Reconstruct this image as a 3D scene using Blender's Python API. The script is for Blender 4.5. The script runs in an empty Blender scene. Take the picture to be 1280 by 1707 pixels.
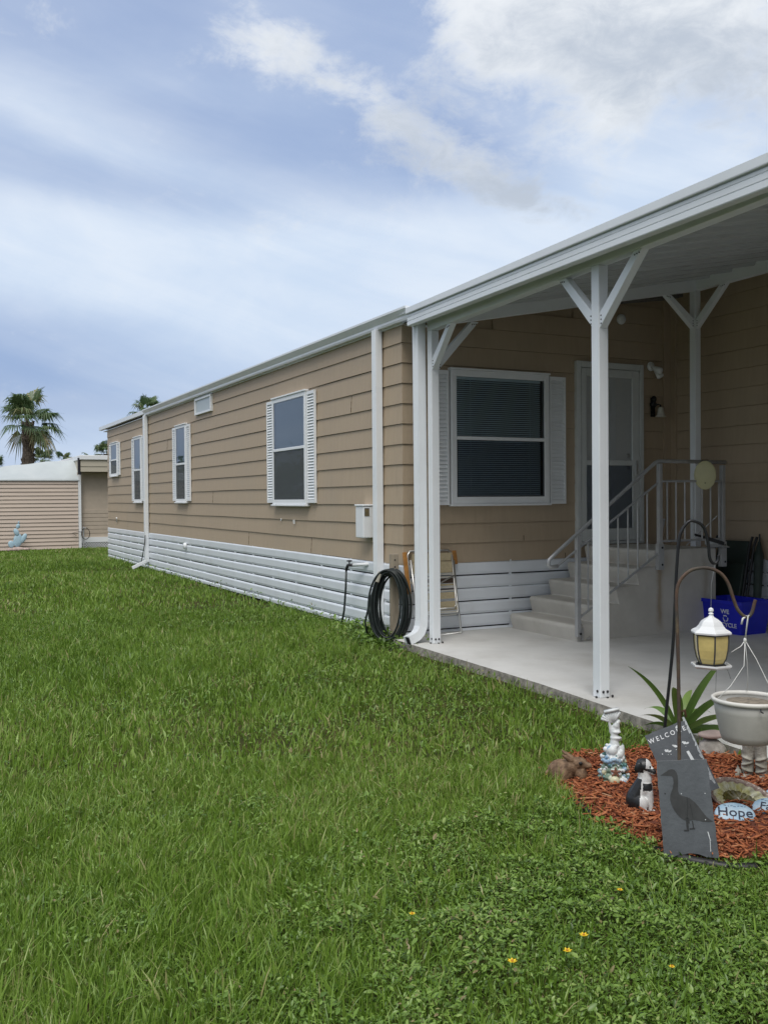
import bpy, bmesh, math, random
import numpy as np
from mathutils import Vector, Matrix
random.seed(7)
rng = np.random.default_rng(11)
S = bpy.context.scene
COL = S.collection
rad = math.radians

# ------------------------------------------------------------------ camera
YAW, PITCH, ROLL, EYE = rad(26.44), rad(0.83), rad(0.44), 1.45
fw = Vector((math.sin(YAW)*math.cos(PITCH), math.cos(YAW)*math.cos(PITCH), -math.sin(PITCH)))
rt = Vector((math.cos(YAW), -math.sin(YAW), 0)); dn = fw.cross(rt)
rt2 = math.cos(ROLL)*rt + math.sin(ROLL)*dn; dn2 = -math.sin(ROLL)*rt + math.cos(ROLL)*dn
cam_d = bpy.data.cameras.new('camera'); cam = bpy.data.objects.new('camera', cam_d); COL.objects.link(cam)
M = Matrix.Identity(4)
for i in range(3):
    M[i][0] = rt2[i]; M[i][1] = -dn2[i]; M[i][2] = -fw[i]
M[2][3] = EYE
cam.matrix_world = M
cam_d.sensor_fit = 'HORIZONTAL'; cam_d.sensor_width = 36; cam_d.lens = 1586/1280*36
cam_d.clip_start = 0.05; cam_d.clip_end = 2000
S.camera = cam

# ------------------------------------------------------------------ exposure
S.view_settings.view_transform = 'Standard'; S.view_settings.look = 'None'
S.view_settings.exposure = 0.32; S.view_settings.gamma = 1.0
S.view_settings.use_curve_mapping = False

# ------------------------------------------------------------------ sun (thin overcast, high, from behind the camera)
SUN_EL, SUN_AZ = 58, 215          # azimuth clockwise from +Y
sd = Vector((math.sin(rad(SUN_AZ))*math.cos(rad(SUN_EL)), math.cos(rad(SUN_AZ))*math.cos(rad(SUN_EL)), math.sin(rad(SUN_EL))))
sl = bpy.data.lights.new('sun', 'SUN'); sl.energy = 1.5; sl.angle = rad(28); sl.color = (1.0, 0.97, 0.93)
so = bpy.data.objects.new('sun', sl); COL.objects.link(so)
so.rotation_euler = sd.to_track_quat('Z', 'Y').to_euler(); so.location = (0, 0, 30)

# ------------------------------------------------------------------ world: Nishita sky under drifting cloud
W = bpy.data.worlds.new('World'); S.world = W; W.use_nodes = True
wt = W.node_tree; wt.nodes.clear()
class NG:
    def __init__(s, t): s.t = t
    def _in(s, sock, v):
        if isinstance(v, (int, float)): sock.default_value = v
        elif isinstance(v, (tuple, list)):
            sock.default_value = tuple(v) if len(v) == len(sock.default_value) else (*v, 1.0)
        else: s.t.links.new(v, sock)
    def m(s, op, a, b=None, c=None, clamp=False):
        n = s.t.nodes.new('ShaderNodeMath'); n.operation = op; n.use_clamp = clamp
        s._in(n.inputs[0], a)
        if b is not None: s._in(n.inputs[1], b)
        if c is not None: s._in(n.inputs[2], c)
        return n.outputs[0]
    def add(s, a, b): return s.m('ADD', a, b)
    def sub(s, a, b): return s.m('SUBTRACT', a, b)
    def mul(s, a, b): return s.m('MULTIPLY', a, b)
    def div(s, a, b): return s.m('DIVIDE', a, b)
    def sstep(s, x, lo, hi):
        n = s.t.nodes.new('ShaderNodeMapRange'); n.interpolation_type = 'SMOOTHSTEP'
        s._in(n.inputs[0], x); n.inputs[1].default_value = lo; n.inputs[2].default_value = hi
        return n.outputs[0]
    def comb(s, x, y, z):
        n = s.t.nodes.new('ShaderNodeCombineXYZ')
        for i, v in enumerate((x, y, z)): s._in(n.inputs[i], v)
        return n.outputs[0]
    def noise(s, vec, scale, detail=5, rough=0.55, dist=0.0, out=0):
        n = s.t.nodes.new('ShaderNodeTexNoise')
        if vec is not None: s._in(n.inputs['Vector'], vec)
        n.inputs['Scale'].default_value = scale; n.inputs['Detail'].default_value = detail
        n.inputs['Roughness'].default_value = rough; n.inputs['Distortion'].default_value = dist
        return n.outputs[out]
    def mix(s, f, a, b, blend='MIX'):
        n = s.t.nodes.new('ShaderNodeMix'); n.data_type = 'RGBA'; n.blend_type = blend
        s._in(n.inputs[0], f); s._in(n.inputs[6], a); s._in(n.inputs[7], b)
        return n.outputs[2]
    def ramp(s, f, stops):
        n = s.t.nodes.new('ShaderNodeValToRGB'); s._in(n.inputs[0], f)
        e = n.color_ramp.elements
        while len(e) < len(stops): e.new(0.5)
        for i, (p, c) in enumerate(stops):
            e[i].position = p; e[i].color = (*c, 1.0)
        return n.outputs[0]
g = NG(wt)
tc = wt.nodes.new('ShaderNodeTexCoord'); sx = wt.nodes.new('ShaderNodeSeparateXYZ')
wt.links.new(tc.outputs['Generated'], sx.inputs[0])
dx, dy, dz = sx.outputs
az = g.mul(g.m('ARCTAN2', dx, dy), 57.2958)
el = g.mul(g.m('ARCSINE', dz), 57.2958)
def gauss(a0, e0, sa, se, rot=0.0):
    da = g.sub(az, a0); de = g.sub(el, e0)
    c, s_ = math.cos(rad(rot)), math.sin(rad(rot))
    u = g.div(g.add(g.mul(da, c), g.mul(de, s_)), sa)
    v = g.div(g.sub(g.mul(de, c), g.mul(da, s_)), se)
    return g.m('EXPONENT', g.mul(g.add(g.mul(u, u), g.mul(v, v)), -0.5))
def total(items):
    out = None
    for w, s_ in items:
        t = g.mul(s_, w); out = t if out is None else g.add(out, t)
    return out
den = g.add(g.m('MAXIMUM', dz, 0.0), 0.16)
px_, py_ = g.div(dx, den), g.div(dy, den)
flat = g.comb(px_, py_, 0.0)
ang = g.comb(g.mul(az, 0.06), g.mul(el, 0.10), 0.3)
angs = g.comb(g.add(g.mul(az, 0.030), g.mul(el, -0.012)), g.mul(el, 0.14), 1.7)
n_big = g.noise(angs, 1.3, 4, 0.5, 0.4)
n_mid = g.noise(ang, 2.0, 9, 0.62, 0.35)
n_fine = g.noise(ang, 5.0, 9, 0.66, 0.4)
n_flat = g.noise(flat, 1.1, 7, 0.58, 0.3)
sweep = g.comb(g.add(g.mul(az, 0.028), g.mul(el, 0.012)), g.add(g.mul(el, 0.16), g.mul(az, 0.045)), 4.1)
n_str = g.noise(sweep, 1.7, 6, 0.55, 0.5)
nish = wt.nodes.new('ShaderNodeTexSky'); nish.sky_type = 'NISHITA'; nish.sun_disc = False
nish.sun_elevation = rad(SUN_EL); nish.sun_rotation = rad(SUN_AZ); nish.air_density = 1.0; nish.dust_density = 1.5
blue = g.mix(0.80, g.mix(1.0, nish.outputs[0], (0.085, 0.085, 0.085), 'MULTIPLY'), (0.185, 0.290, 0.530))
# thin high veil: brighter bands, streaked along the horizon
veil = total([(0.80, gauss(25, 13.2, 26, 2.6, -3)), (0.62, gauss(31, 9.0, 16, 3.6)), (-0.30, gauss(5, 7.6, 5, 2.0)), (0.45, gauss(14, 2.6, 10, 1.8)),
              (0.24, gauss(11, 19.6, 9, 1.1, -15)), (0.16, gauss(5, 21.6, 6, 1.2, -12)), (-0.20, gauss(13, 17.4, 6, 0.9, -6)), (-0.26, gauss(30.5, 20.5, 5, 2.2, -22)),
              (0.48, gauss(43, 18.5, 8, 3.2)), (-0.12, gauss(12, 26, 12, 2.5)), (0.18, gauss(6, 14, 5, 1.6))])
veil = g.add(g.add(veil, g.mul(g.sub(n_big, 0.5), 0.55)), g.add(g.mul(g.sub(n_str, 0.5), 0.34), g.mul(g.sub(n_mid, 0.5), 0.16)))
high = g.sstep(el, 28, 55)
veil = g.m('MAXIMUM', g.sstep(g.add(veil, 0.17), -0.20, 0.98), g.mul(high, g.sstep(n_flat, 0.3, 0.6)))
pale = g.mix(g.sstep(g.add(g.mul(n_str, 0.6), g.mul(n_mid, 0.4)), 0.35, 0.65), (0.470, 0.575, 0.725), (0.590, 0.665, 0.765))
sky = g.mix(g.mul(veil, 0.94), blue, pale)
# lavender low bank near the horizon
bank = g.mul(gauss(9.5, 5.6, 7, 0.40, 0), g.sstep(n_mid, 0.35, 0.6))
sky = g.mix(g.mul(bank, 0.8), sky, (0.32, 0.41, 0.58))
# heaped cloud
cm = total([(0.95, gauss(42.5, 26.5, 7.5, 4.2, -14)), (0.72, gauss(33.8, 27.0, 3.6, 2.0, -30)), (0.46, gauss(40, 21.6, 3.5, 1.6, 30)), (0.44, gauss(22.3, 24.6, 3.0, 1.2, -28)),
            (0.36, gauss(27.5, 21.3, 3.2, 1.3, -32)), (0.36, gauss(31.5, 19.2, 3.2, 1.3, -24)), (0.50, gauss(35.5, 17.0, 3.2, 0.8, -14)), (0.20, gauss(18.5, 25.0, 2.0, 1.0, -30))])
cd = g.add(g.add(cm, g.mul(g.sub(n_mid, 0.5), 1.5)), g.mul(g.sub(n_fine, 0.5), 1.15))
dens = g.sstep(cd, 0.16, 0.74)
shade = g.add(g.mul(g.sub(n_fine, 0.5), 1.7), total([(0.75, gauss(42.5, 23.5, 6.5, 2.4, -10)), (0.9, gauss(36, 16.8, 3.5, 1.0, -14)), (0.40, gauss(29.5, 20, 4, 2.0, -28)), (0.15, gauss(23, 24.3, 4, 2))]))
ccol = g.mix(g.sstep(shade, -0.15, 1.0), (0.68, 0.71, 0.74), (0.36, 0.415, 0.495))
sky = g.mix(g.mul(dens, 0.88), sky, ccol)
# brighter thin cloud round the veiled sun, behind the viewer
glow = g.m('EXPONENT', g.mul(g.sub(g.add(g.add(g.mul(dx, sd.x), g.mul(dy, sd.y)), g.mul(dz, sd.z)), 1.0), 2.2))
sky = g.mix(glow, sky, (1.15, 1.12, 1.06))
# sky dimmed low down behind the viewer, added to darken the carport
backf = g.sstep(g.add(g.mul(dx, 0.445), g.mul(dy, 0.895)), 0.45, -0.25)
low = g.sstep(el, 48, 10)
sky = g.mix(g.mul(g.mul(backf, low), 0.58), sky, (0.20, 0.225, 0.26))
bg = wt.nodes.new('ShaderNodeBackground'); wo = wt.nodes.new('ShaderNodeOutputWorld')
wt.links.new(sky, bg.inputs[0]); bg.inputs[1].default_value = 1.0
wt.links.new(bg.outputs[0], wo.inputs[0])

# ------------------------------------------------------------------ materials
MATS = {}
def mat(name, col=(0.5, 0.5, 0.5), rough=0.6, metal=0.0, spec=0.5, var=0.0, vscale=8.0, vstretch=(1, 1, 1), bump=0.0, bscale=40.0,
        col2=None, dirt=None, dscale=2.0, damt=0.0, trans=0.0, coat=0.0, coords='Object'):
    if name in MATS: return MATS[name]
    m = bpy.data.materials.new(name); m.use_nodes = True; t = m.node_tree; n = NG(t)
    p = t.nodes['Principled BSDF']
    tcn = t.nodes.new('ShaderNodeTexCoord'); mp = t.nodes.new('ShaderNodeMapping'); mp.inputs['Scale'].default_value = vstretch
    t.links.new(tcn.outputs[coords], mp.inputs[0]); v = mp.outputs[0]
    c = (*col, 1.0)
    if var or col2:
        f = n.noise(v, vscale, 6, 0.6)
        a = tuple(x*(1-var) for x in col); b = col2 if col2 else tuple(min(1, x*(1+var)) for x in col)
        c = n.mix(n.sstep(f, 0.3, 0.7), a, b)
    if dirt:
        f = n.noise(tcn.outputs[coords], dscale, 8, 0.65)
        c = n.mix(n.mul(n.sstep(f, 0.45, 0.75), damt), c, dirt)
    n._in(p.inputs['Base Color'], c)
    p.inputs['Roughness'].default_value = rough; p.inputs['Metallic'].default_value = metal
    p.inputs['Specular IOR Level'].default_value = spec; p.inputs['Coat Weight'].default_value = coat
    if trans: p.inputs['Transmission Weight'].default_value = trans
    if bump:
        bn = t.nodes.new('ShaderNodeBump'); bn.inputs['Strength'].default_value = bump; bn.inputs['Distance'].default_value = 0.01
        t.links.new(n.noise(v, bscale, 5, 0.6), bn.inputs['Height']); t.links.new(bn.outputs[0], p.inputs['Normal'])
    MATS[name] = m
    return m
def tint_mat(name, stops, rough=0.6, trans=0.0, patch=None, pscale=0.6, spec=0.3):
    """colour picked per blade / leaf / chip by its own 'tint' value"""
    m = bpy.data.materials.new(name); m.use_nodes = True; t = m.node_tree; n = NG(t)
    p = t.nodes['Principled BSDF']
    at = t.nodes.new('ShaderNodeAttribute'); at.attribute_name = 'tint'
    c = n.ramp(at.outputs['Fac'], stops)
    if patch:
        tcn = t.nodes.new('ShaderNodeTexCoord')
        f = n.noise(tcn.outputs['Object'], pscale, 4, 0.6)
        c = n.mix(n.mul(n.sstep(f, 0.42, 0.68), 0.75), c, patch, 'MIX')
    n._in(p.inputs['Base Color'], c); p.inputs['Roughness'].default_value = rough; p.inputs['Specular IOR Level'].default_value = spec
    if trans:
        tr = t.nodes.new('ShaderNodeBsdfTranslucent'); n._in(tr.inputs[0], c)
        mx = t.nodes.new('ShaderNodeMixShader'); mx.inputs[0].default_value = trans
        t.links.new(p.outputs[0], mx.inputs[1]); t.links.new(tr.outputs[0], mx.inputs[2])
        t.links.new(mx.outputs[0], t.nodes['Material Output'].inputs[0])
    MATS[name] = m
    return m
def glass_mat(name, tint, ior=1.5, rough=0.01):
    m = bpy.data.materials.new(name); m.use_nodes = True; t = m.node_tree; t.nodes.clear()
    o = t.nodes.new('ShaderNodeOutputMaterial'); tr = t.nodes.new('ShaderNodeBsdfTransparent'); tr.inputs[0].default_value = (*tint, 1)
    gl = t.nodes.new('ShaderNodeBsdfGlossy'); gl.inputs['Roughness'].default_value = rough
    fr = t.nodes.new('ShaderNodeFresnel'); fr.inputs[0].default_value = ior; mx = t.nodes.new('ShaderNodeMixShader')
    t.links.new(fr.outputs[0], mx.inputs[0]); t.links.new(tr.outputs[0], mx.inputs[1]); t.links.new(gl.outputs[0], mx.inputs[2])
    t.links.new(mx.outputs[0], o.inputs[0]); MATS[name] = m
    return m

# ------------------------------------------------------------------ mesh helpers
class MB:
    def __init__(s, xf=None): s.v, s.f, s.k, s.xf, s.cur = [], [], [], xf, 0
    def P(s, *pts):
        i = len(s.v); s.v += [tuple(p) for p in pts]; return i
    def face(s, idx): s.f.append(tuple(idx)); s.k.append(s.cur)
    def poly(s, pts): i = s.P(*pts); s.face(range(i, i+len(pts)))
    def box(s, x0, x1, y0, y1, z0, z1):
        i = s.P((x0, y0, z0), (x1, y0, z0), (x1, y1, z0), (x0, y1, z0), (x0, y0, z1), (x1, y0, z1), (x1, y1, z1), (x0, y1, z1))
        for q in ((0, 3, 2, 1), (4, 5, 6, 7), (0, 1, 5, 4), (1, 2, 6, 5), (2, 3, 7, 6), (3, 0, 4, 7)): s.face([i+a for a in q])
    def bar(s, a, b, w, h, up=(0, 0, 1)):
        """rectangular bar from a to b, w across, h along 'up'"""
        a, b = Vector(a), Vector(b); d = (b-a).normalized(); u = Vector(up); u = u - d*u.dot(d)
        if u.length < 1e-6: u = Vector((1, 0, 0)) - d*d.x
        u.normalize(); sd_ = d.cross(u)
        i = s.P(*[c + sd_*(w/2*p) + u*(h/2*q) for c in (a, b) for p, q in ((-1, -1), (1, -1), (1, 1), (-1, 1))])
        for q in ((0, 3, 2, 1), (4, 5, 6, 7), (0, 1, 5, 4), (1, 2, 6, 5), (2, 3, 7, 6), (3, 0, 4, 7)): s.face([i+a_ for a_ in q])
    def tube(s, pts, r, n=8, closed=False, flat=1.0, ph=0.0):
        pts = [Vector(p) for p in pts]; N = len(pts); rr = r if isinstance(r, (list, tuple)) else [r]*N
        prev = None; rings = []
        for k in range(N):
            d = (pts[(k+1) % N] - pts[k-1]) if closed else (pts[min(k+1, N-1)] - pts[max(k-1, 0)])
            d.normalize()
            if prev is None:
                a = Vector((0, 0, 1)) if abs(d.z) < 0.9 else Vector((1, 0, 0)); u = a - d*a.dot(d)
            else: u = prev - d*prev.dot(d)
            u.normalize(); prev = u; w = d.cross(u)
            rings.append(s.P(*[pts[k] + u*(rr[k]*math.cos(2*math.pi*j/n+ph)) + w*(rr[k]*flat*math.sin(2*math.pi*j/n+ph)) for j in range(n)]))
        for k in range(N if closed else N-1):
            a, b = rings[k], rings[(k+1) % N]
            for j in range(n): s.face((a+j, a+(j+1) % n, b+(j+1) % n, b+j))
        if not closed:
            s.face([rings[0]+j for j in reversed(range(n))]); s.face([rings[-1]+j for j in range(n)])
    def lathe(s, prof, n=24, c=(0, 0, 0), cap=True, ph=0.0, sq=1.0):
        rings = [s.P(*[(c[0]+r*math.cos(2*math.pi*j/n+ph), c[1]+sq*r*math.sin(2*math.pi*j/n+ph), c[2]+z) for j in range(n)]) for r, z in prof]
        for a, b in zip(rings, rings[1:]):
            for j in range(n): s.face((a+j, a+(j+1) % n, b+(j+1) % n, b+j))
        if cap:
            s.face([rings[0]+j for j in reversed(range(n))]); s.face([rings[-1]+j for j in range(n)])
    def prism(s, poly, o, u, v, depth):
        """2-D polygon in plane (o,u,v) extruded by depth along u x v"""
        o, u, v = Vector(o), Vector(u), Vector(v); w = u.cross(v).normalized()*depth; n = len(poly)
        a = s.P(*[o+u*p[0]+v*p[1] for p in poly]); b = s.P(*[o+u*p[0]+v*p[1]+w for p in poly])
        s.face([a+j for j in reversed(range(n))]); s.face([b+j for j in range(n)])
        for j in range(n): s.face((a+j, a+(j+1) % n, b+(j+1) % n, b+j))
    def ell(s, c, r, n=12, m=8, rot=None):
        c = Vector(c); rows = []
        for i in range(m+1):
            th = math.pi*i/m
            pts = []
            for j in range(n):
                p = Vector((r[0]*math.sin(th)*math.cos(2*math.pi*j/n), r[1]*math.sin(th)*math.sin(2*math.pi*j/n), r[2]*math.cos(th)))
                if rot is not None: p = rot @ p
                pts.append(c+p)
            rows.append(s.P(*pts))
        for a, b in zip(rows, rows[1:]):
            for j in range(n): s.face((a+j, b+j, b+(j+1) % n, a+(j+1) % n))
    def mesh(s, name, recalc=True, merge=0.0):
        V = [s.xf(*p) for p in s.v] if s.xf else s.v
        me = bpy.data.meshes.new(name); me.from_pydata([tuple(p) for p in V], [], s.f)
        me.polygons.foreach_set('material_index', s.k)
        if recalc or merge:
            bm = bmesh.new(); bm.from_mesh(me)
            if merge: bmesh.ops.remove_doubles(bm, verts=bm.verts, dist=merge)
            bmesh.ops.recalc_face_normals(bm, faces=bm.faces); bm.to_mesh(me); bm.free()
        return me
    def build(s, name, mats, parent=None, smooth=False, bevel=0.0, recalc=True, world=True, merge=0.0):
        me = s.mesh(name, recalc, merge)
        return link(name, me, mats, parent, smooth, bevel, world)
def world_of(o):
    m = Matrix.LocRotScale(o.location, o.rotation_euler, o.scale)
    return (world_of(o.parent) @ o.matrix_parent_inverse @ m) if o.parent else m
def link(name, me, mats, parent=None, smooth=False, bevel=0.0, world=True):
    for m_ in (mats if isinstance(mats, (list, tuple)) else [mats]): me.materials.append(MATS[m_] if isinstance(m_, str) else m_)
    if smooth: me.polygons.foreach_set('use_smooth', [True]*len(me.polygons))
    o = bpy.data.objects.new(name, me); COL.objects.link(o)
    if parent is not None:
        o.parent = parent
        if world: o.matrix_parent_inverse = world_of(parent).inverted()
    if bevel:
        b = o.modifiers.new('bevel', 'BEVEL'); b.width = bevel; b.segments = 2; b.limit_method = 'ANGLE'
    return o
def tag(o, label, cat, group=None, kind=None):
    if label: o['label'] = label
    if cat: o['category'] = cat
    if group: o['group'] = group
    if kind: o['kind'] = kind
    return o
def thing(name, label, cat, loc=(0, 0, 0), rz=0.0, group=None):
    o = bpy.data.objects.new(name, None); COL.objects.link(o); o.empty_display_size = 0.2
    o.location = loc; o.rotation_euler = (0, 0, rad(rz))
    return tag(o, label, cat, group)
def copy_tree(o, parent=None):
    c = o.copy(); COL.objects.link(c); c.parent = parent
    for ch in list(o.children): copy_tree(ch, c)
    return c
def text_mb(s_, size, depth=0.002, bold=0.0):
    cu = bpy.data.curves.new('lettering', 'FONT'); cu.body = s_; cu.size = size; cu.extrude = depth/2; cu.align_x = 'CENTER'; cu.align_y = 'CENTER'
    cu.resolution_u = 3; cu.offset = bold
    ob = bpy.data.objects.new('lettering', cu); COL.objects.link(ob)
    dg = bpy.context.evaluated_depsgraph_get()
    me = bpy.data.meshes.new_from_object(ob.evaluated_get(dg)); bpy.data.objects.remove(ob); bpy.data.curves.remove(cu)
    me.materials.clear()
    return me
def fused(parts, voxel=0.005, smooth_it=2):
    """parts: list of ('e',centre,radii[,rot]) or ('c',a,b,ra,rb): one continuous remeshed surface"""
    mb = MB()
    for p in parts:
        if p[0] == 'e': mb.ell(p[1], p[2], 14, 10, p[3] if len(p) > 3 else None)
        else:
            a, b = Vector(p[1]), Vector(p[2]); N = 7
            pts = [a+(b-a)*(i/(N-1)) for i in range(N)]; rs = [p[3]+(p[4]-p[3])*(i/(N-1)) for i in range(N)]
            mb.tube(pts, rs, 10); mb.ell(a, (p[3],)*3, 10, 8); mb.ell(b, (p[4],)*3, 10, 8)
    me = mb.mesh('tmp'); ob = bpy.data.objects.new('tmp', me); COL.objects.link(ob)
    r = ob.modifiers.new('r', 'REMESH'); r.mode = 'VOXEL'; r.voxel_size = voxel
    if smooth_it:
        sm = ob.modifiers.new('s', 'SMOOTH'); sm.iterations = smooth_it; sm.factor = 0.5
    dg = bpy.context.evaluated_depsgraph_get(); out = bpy.data.meshes.new_from_object(ob.evaluated_get(dg))
    bpy.data.objects.remove(ob); bpy.data.meshes.remove(me)
    return out
def paint(me, fn):
    me.polygons.foreach_set('material_index', [fn(p.center, p.normal) for p in me.polygons])

def knob(parent, c, r, m_='bolt_dark', name='bolt', world=True):
    """one bolt head"""
    if 'bolt' not in BANK: b = MB(); b.ell((0, 0, 0), (1, 1, 1), 10, 6); BANK['bolt'] = b.mesh('bolt'); BANK['bolt'].materials.append(MATS[m_])
    o = bpy.data.objects.new(name, BANK['bolt']); COL.objects.link(o); o.location = c; o.scale = r if isinstance(r, tuple) else (r, r, r); o.parent = parent
    if world: o.matrix_parent_inverse = world_of(parent).inverted()
    return o
BANK = {}
# ------------------------------------------------------------------ material library
mat('siding', (0.430, 0.342, 0.246), 0.58, var=0.03, vscale=9, vstretch=(3, 3, 0.35), bump=0.06, bscale=60, dirt=(0.27, 0.215, 0.155), dscale=0.9, damt=0.25, spec=0.3)
mat('white_trim', (0.80, 0.825, 0.85), 0.42, var=0.015, vscale=5, dirt=(0.52, 0.54, 0.53), dscale=3.0, damt=0.12)
mat('white_metal', (0.79, 0.825, 0.86), 0.36, var=0.015, vscale=4, dirt=(0.50, 0.53, 0.54), dscale=1.6, damt=0.15)
mat('skirt_white', (0.77, 0.815, 0.875), 0.33, var=0.02, vscale=5, dirt=(0.44, 0.45, 0.43), dscale=2.5, damt=0.28)
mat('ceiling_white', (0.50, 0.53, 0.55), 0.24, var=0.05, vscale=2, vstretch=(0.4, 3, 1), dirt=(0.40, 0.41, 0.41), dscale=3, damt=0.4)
mat('dark_gap', (0.012, 0.012, 0.014), 0.9)
mat('room_dark', (0.03, 0.035, 0.04), 0.9)
mat('blind', (0.62, 0.72, 0.76), 0.5, var=0.04); mat('blind_white', (0.78, 0.82, 0.86), 0.5)
mat('screen_grey', (0.09, 0.10, 0.11), 0.8, spec=0.1)
mat('concrete', (0.60, 0.60, 0.585), 0.75, var=0.05, vscale=3, bump=0.15, bscale=120, dirt=(0.40, 0.385, 0.35), dscale=1.1, damt=0.6)
mat('slab_edge', (0.19, 0.18, 0.155), 0.95, var=0.35, vscale=22, bump=0.6, bscale=60)
mat('shingle', (0.16, 0.15, 0.145), 0.95, var=0.3, vscale=30, bump=0.5, bscale=60)
mat('door_white', (0.66, 0.67, 0.68), 0.45)
mat('storm_grey', (0.60, 0.63, 0.63), 0.4, var=0.03)
mat('steel', (0.55, 0.55, 0.55), 0.3, metal=0.9)
mat('rail_grey', (0.42, 0.43, 0.44), 0.38, metal=0.35, var=0.08, vscale=12)
mat('bolt_dark', (0.03, 0.03, 0.035), 0.5, metal=0.4)
mat('black_iron', (0.012, 0.013, 0.015), 0.42, metal=0.2)
mat('black_plastic', (0.012, 0.012, 0.013), 0.5)
glass_mat('pane_upper', (0.88, 0.94, 0.96), 1.55); glass_mat('pane_screen', (0.58, 0.62, 0.66), 1.35)
glass_mat('pane_sky', (0.84, 0.94, 0.99), 2.3); glass_mat('pane_side', (0.30, 0.35, 0.37), 1.45); glass_mat('pane_door', (0.85, 0.87, 0.88), 1.45)

sm_ = MATS['siding'].node_tree; n_ = NG(sm_); pb = sm_.nodes['Principled BSDF']; oldc = pb.inputs['Base Color'].links[0].from_socket
tcs = sm_.nodes.new('ShaderNodeTexCoord'); mps = sm_.nodes.new('ShaderNodeMapping'); mps.inputs['Scale'].default_value = (1, 1, 0.10); sm_.links.new(tcs.outputs['Object'], mps.inputs[0])
stk = n_.sstep(n_.noise(mps.outputs[0], 4.5, 6, 0.65), 0.56, 0.78); blm = n_.sstep(n_.noise(tcs.outputs['Object'], 0.55, 4, 0.6), 0.40, 0.66)
cc = n_.mix(n_.mul(n_.mul(stk, blm), 0.34), oldc, (0.20, 0.165, 0.12)); cc = n_.mix(n_.mul(n_.sstep(n_.noise(tcs.outputs['Object'], 0.9, 5, 0.55), 0.5, 0.75), 0.22), cc, (0.50, 0.43, 0.345))
n_._in(pb.inputs['Base Color'], cc)

# ------------------------------------------------------------------ ground, patio, mulch bed
mat('soil', (0.040, 0.052, 0.018), 0.95, col2=(0.075, 0.066, 0.026), var=0.1, vscale=5, bump=0.7, bscale=30, spec=0.05)
mb = MB()
GX, GY = [-120, -30, -8, 0, 4, 8, 12, 30, 120], [-40, -5, 0, 4, 9, 16, 30, 60, 400]
i0 = mb.P(*[(x, y, 0.0) for y in GY for x in GX])
for j in range(len(GY)-1):
    for i in range(len(GX)-1):
        a = i0+j*len(GX)+i; mb.face((a, a+1, a+1+len(GX), a+len(GX)))
tag(mb.build('lawn_ground', 'soil'), 'dark soil of the lawn under the grass', 'ground', kind='structure')

PZ = 0.065
edge = [(4.23, 8.30), (4.206, 7.5), (4.158, 5.788), (4.071, 4.645), (4.026, 3.6), (3.95, 2.2), (3.9, 1.0), (3.55, -4.0), (3.2, -9.0)]
mb = MB()
top = edge + [(8.05, -9.0), (8.05, 8.55), (4.42, 8.55)]
n = len(top)
a = mb.P(*[(x, y, PZ) for x, y in top]); mb.face(range(a, a+n))
mb.cur = 1
for j in range(len(edge)-1):
    (x0, y0), (x1, y1) = edge[j], edge[j+1]; N = 26
    for k in range(N):
        p, q = k/N, (k+1)/N
        A = (x0+(x1-x0)*p, y0+(y1-y0)*p); B = (x0+(x1-x0)*q, y0+(y1-y0)*q)
        r1, r2 = 0.012*math.sin(7.3*A[1])+0.008*math.sin(31*A[1]), 0.012*math.sin(7.3*B[1])+0.008*math.sin(31*B[1])
        mb.poly([(A[0], A[1], PZ), (B[0], B[1], PZ), (B[0]-0.006, B[1], PZ-0.014), (A[0]-0.006, A[1], PZ-0.014)])
        mb.poly([(A[0]-0.006, A[1], PZ-0.014), (B[0]-0.006, B[1], PZ-0.014), (B[0]-0.03+r2, B[1], -0.01), (A[0]-0.03+r1, A[1], -0.01)])
mb.poly([(4.23, 8.30, PZ), (4.42, 8.55, PZ), (4.42, 8.55, -0.01), (4.19, 8.31, -0.01)])
tag(mb.build('patio', ['concrete', 'slab_edge']), 'pale concrete patio slab under the carport', 'patio', kind='structure')

BED = [(2.86, 3.93), (3.05, 4.10), (3.28, 4.24), (3.52, 4.18), (3.74, 4.13), (3.97, 4.12), (4.02, 3.6), (3.96, 2.6), (3.55, 2.36), (3.1, 2.58), (2.84, 2.75),
       (2.71, 2.86), (2.665, 3.06), (2.70, 3.33), (2.82, 3.78)]
mat('mulch_base', (0.17, 0.045, 0.022), 0.95, col2=(0.07, 0.025, 0.014), vscale=22, bump=0.9, bscale=50)
mb = MB(); cx = sum(p[0] for p in BED)/len(BED); cy = sum(p[1] for p in BED)/len(BED)
rings = [(1.0, 0.004), (0.93, 0.022), (0.6, 0.034), (0.25, 0.036)]
rs = [mb.P(*[(cx+(x-cx)*s_, cy+(y-cy)*s_, z) for x, y in BED]) for s_, z in rings]
n = len(BED)
for A, B in zip(rs, rs[1:]):
    for j in range(n): mb.face((A+j, A+(j+1) % n, B+(j+1) % n, B+j))
mb.face([rs[-1]+j for j in range(n)])
tag(mb.build('mulch_bed_ground', 'mulch_base', smooth=True), 'rust red earth under the mulch bed', 'flower bed', kind='structure')

def in_poly(x, y, poly):
    """vectorised point in polygon"""
    r = np.zeros(x.shape, bool); n_ = len(poly)
    for k in range(n_):
        x0, y0 = poly[k]; x1, y1 = poly[(k+1) % n_]
        if y0 == y1: continue
        c = ((y0 > y) != (y1 > y)) & (x < (x1-x0)*(y-y0)/(y1-y0)+x0)
        r ^= c
    return r

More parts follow.
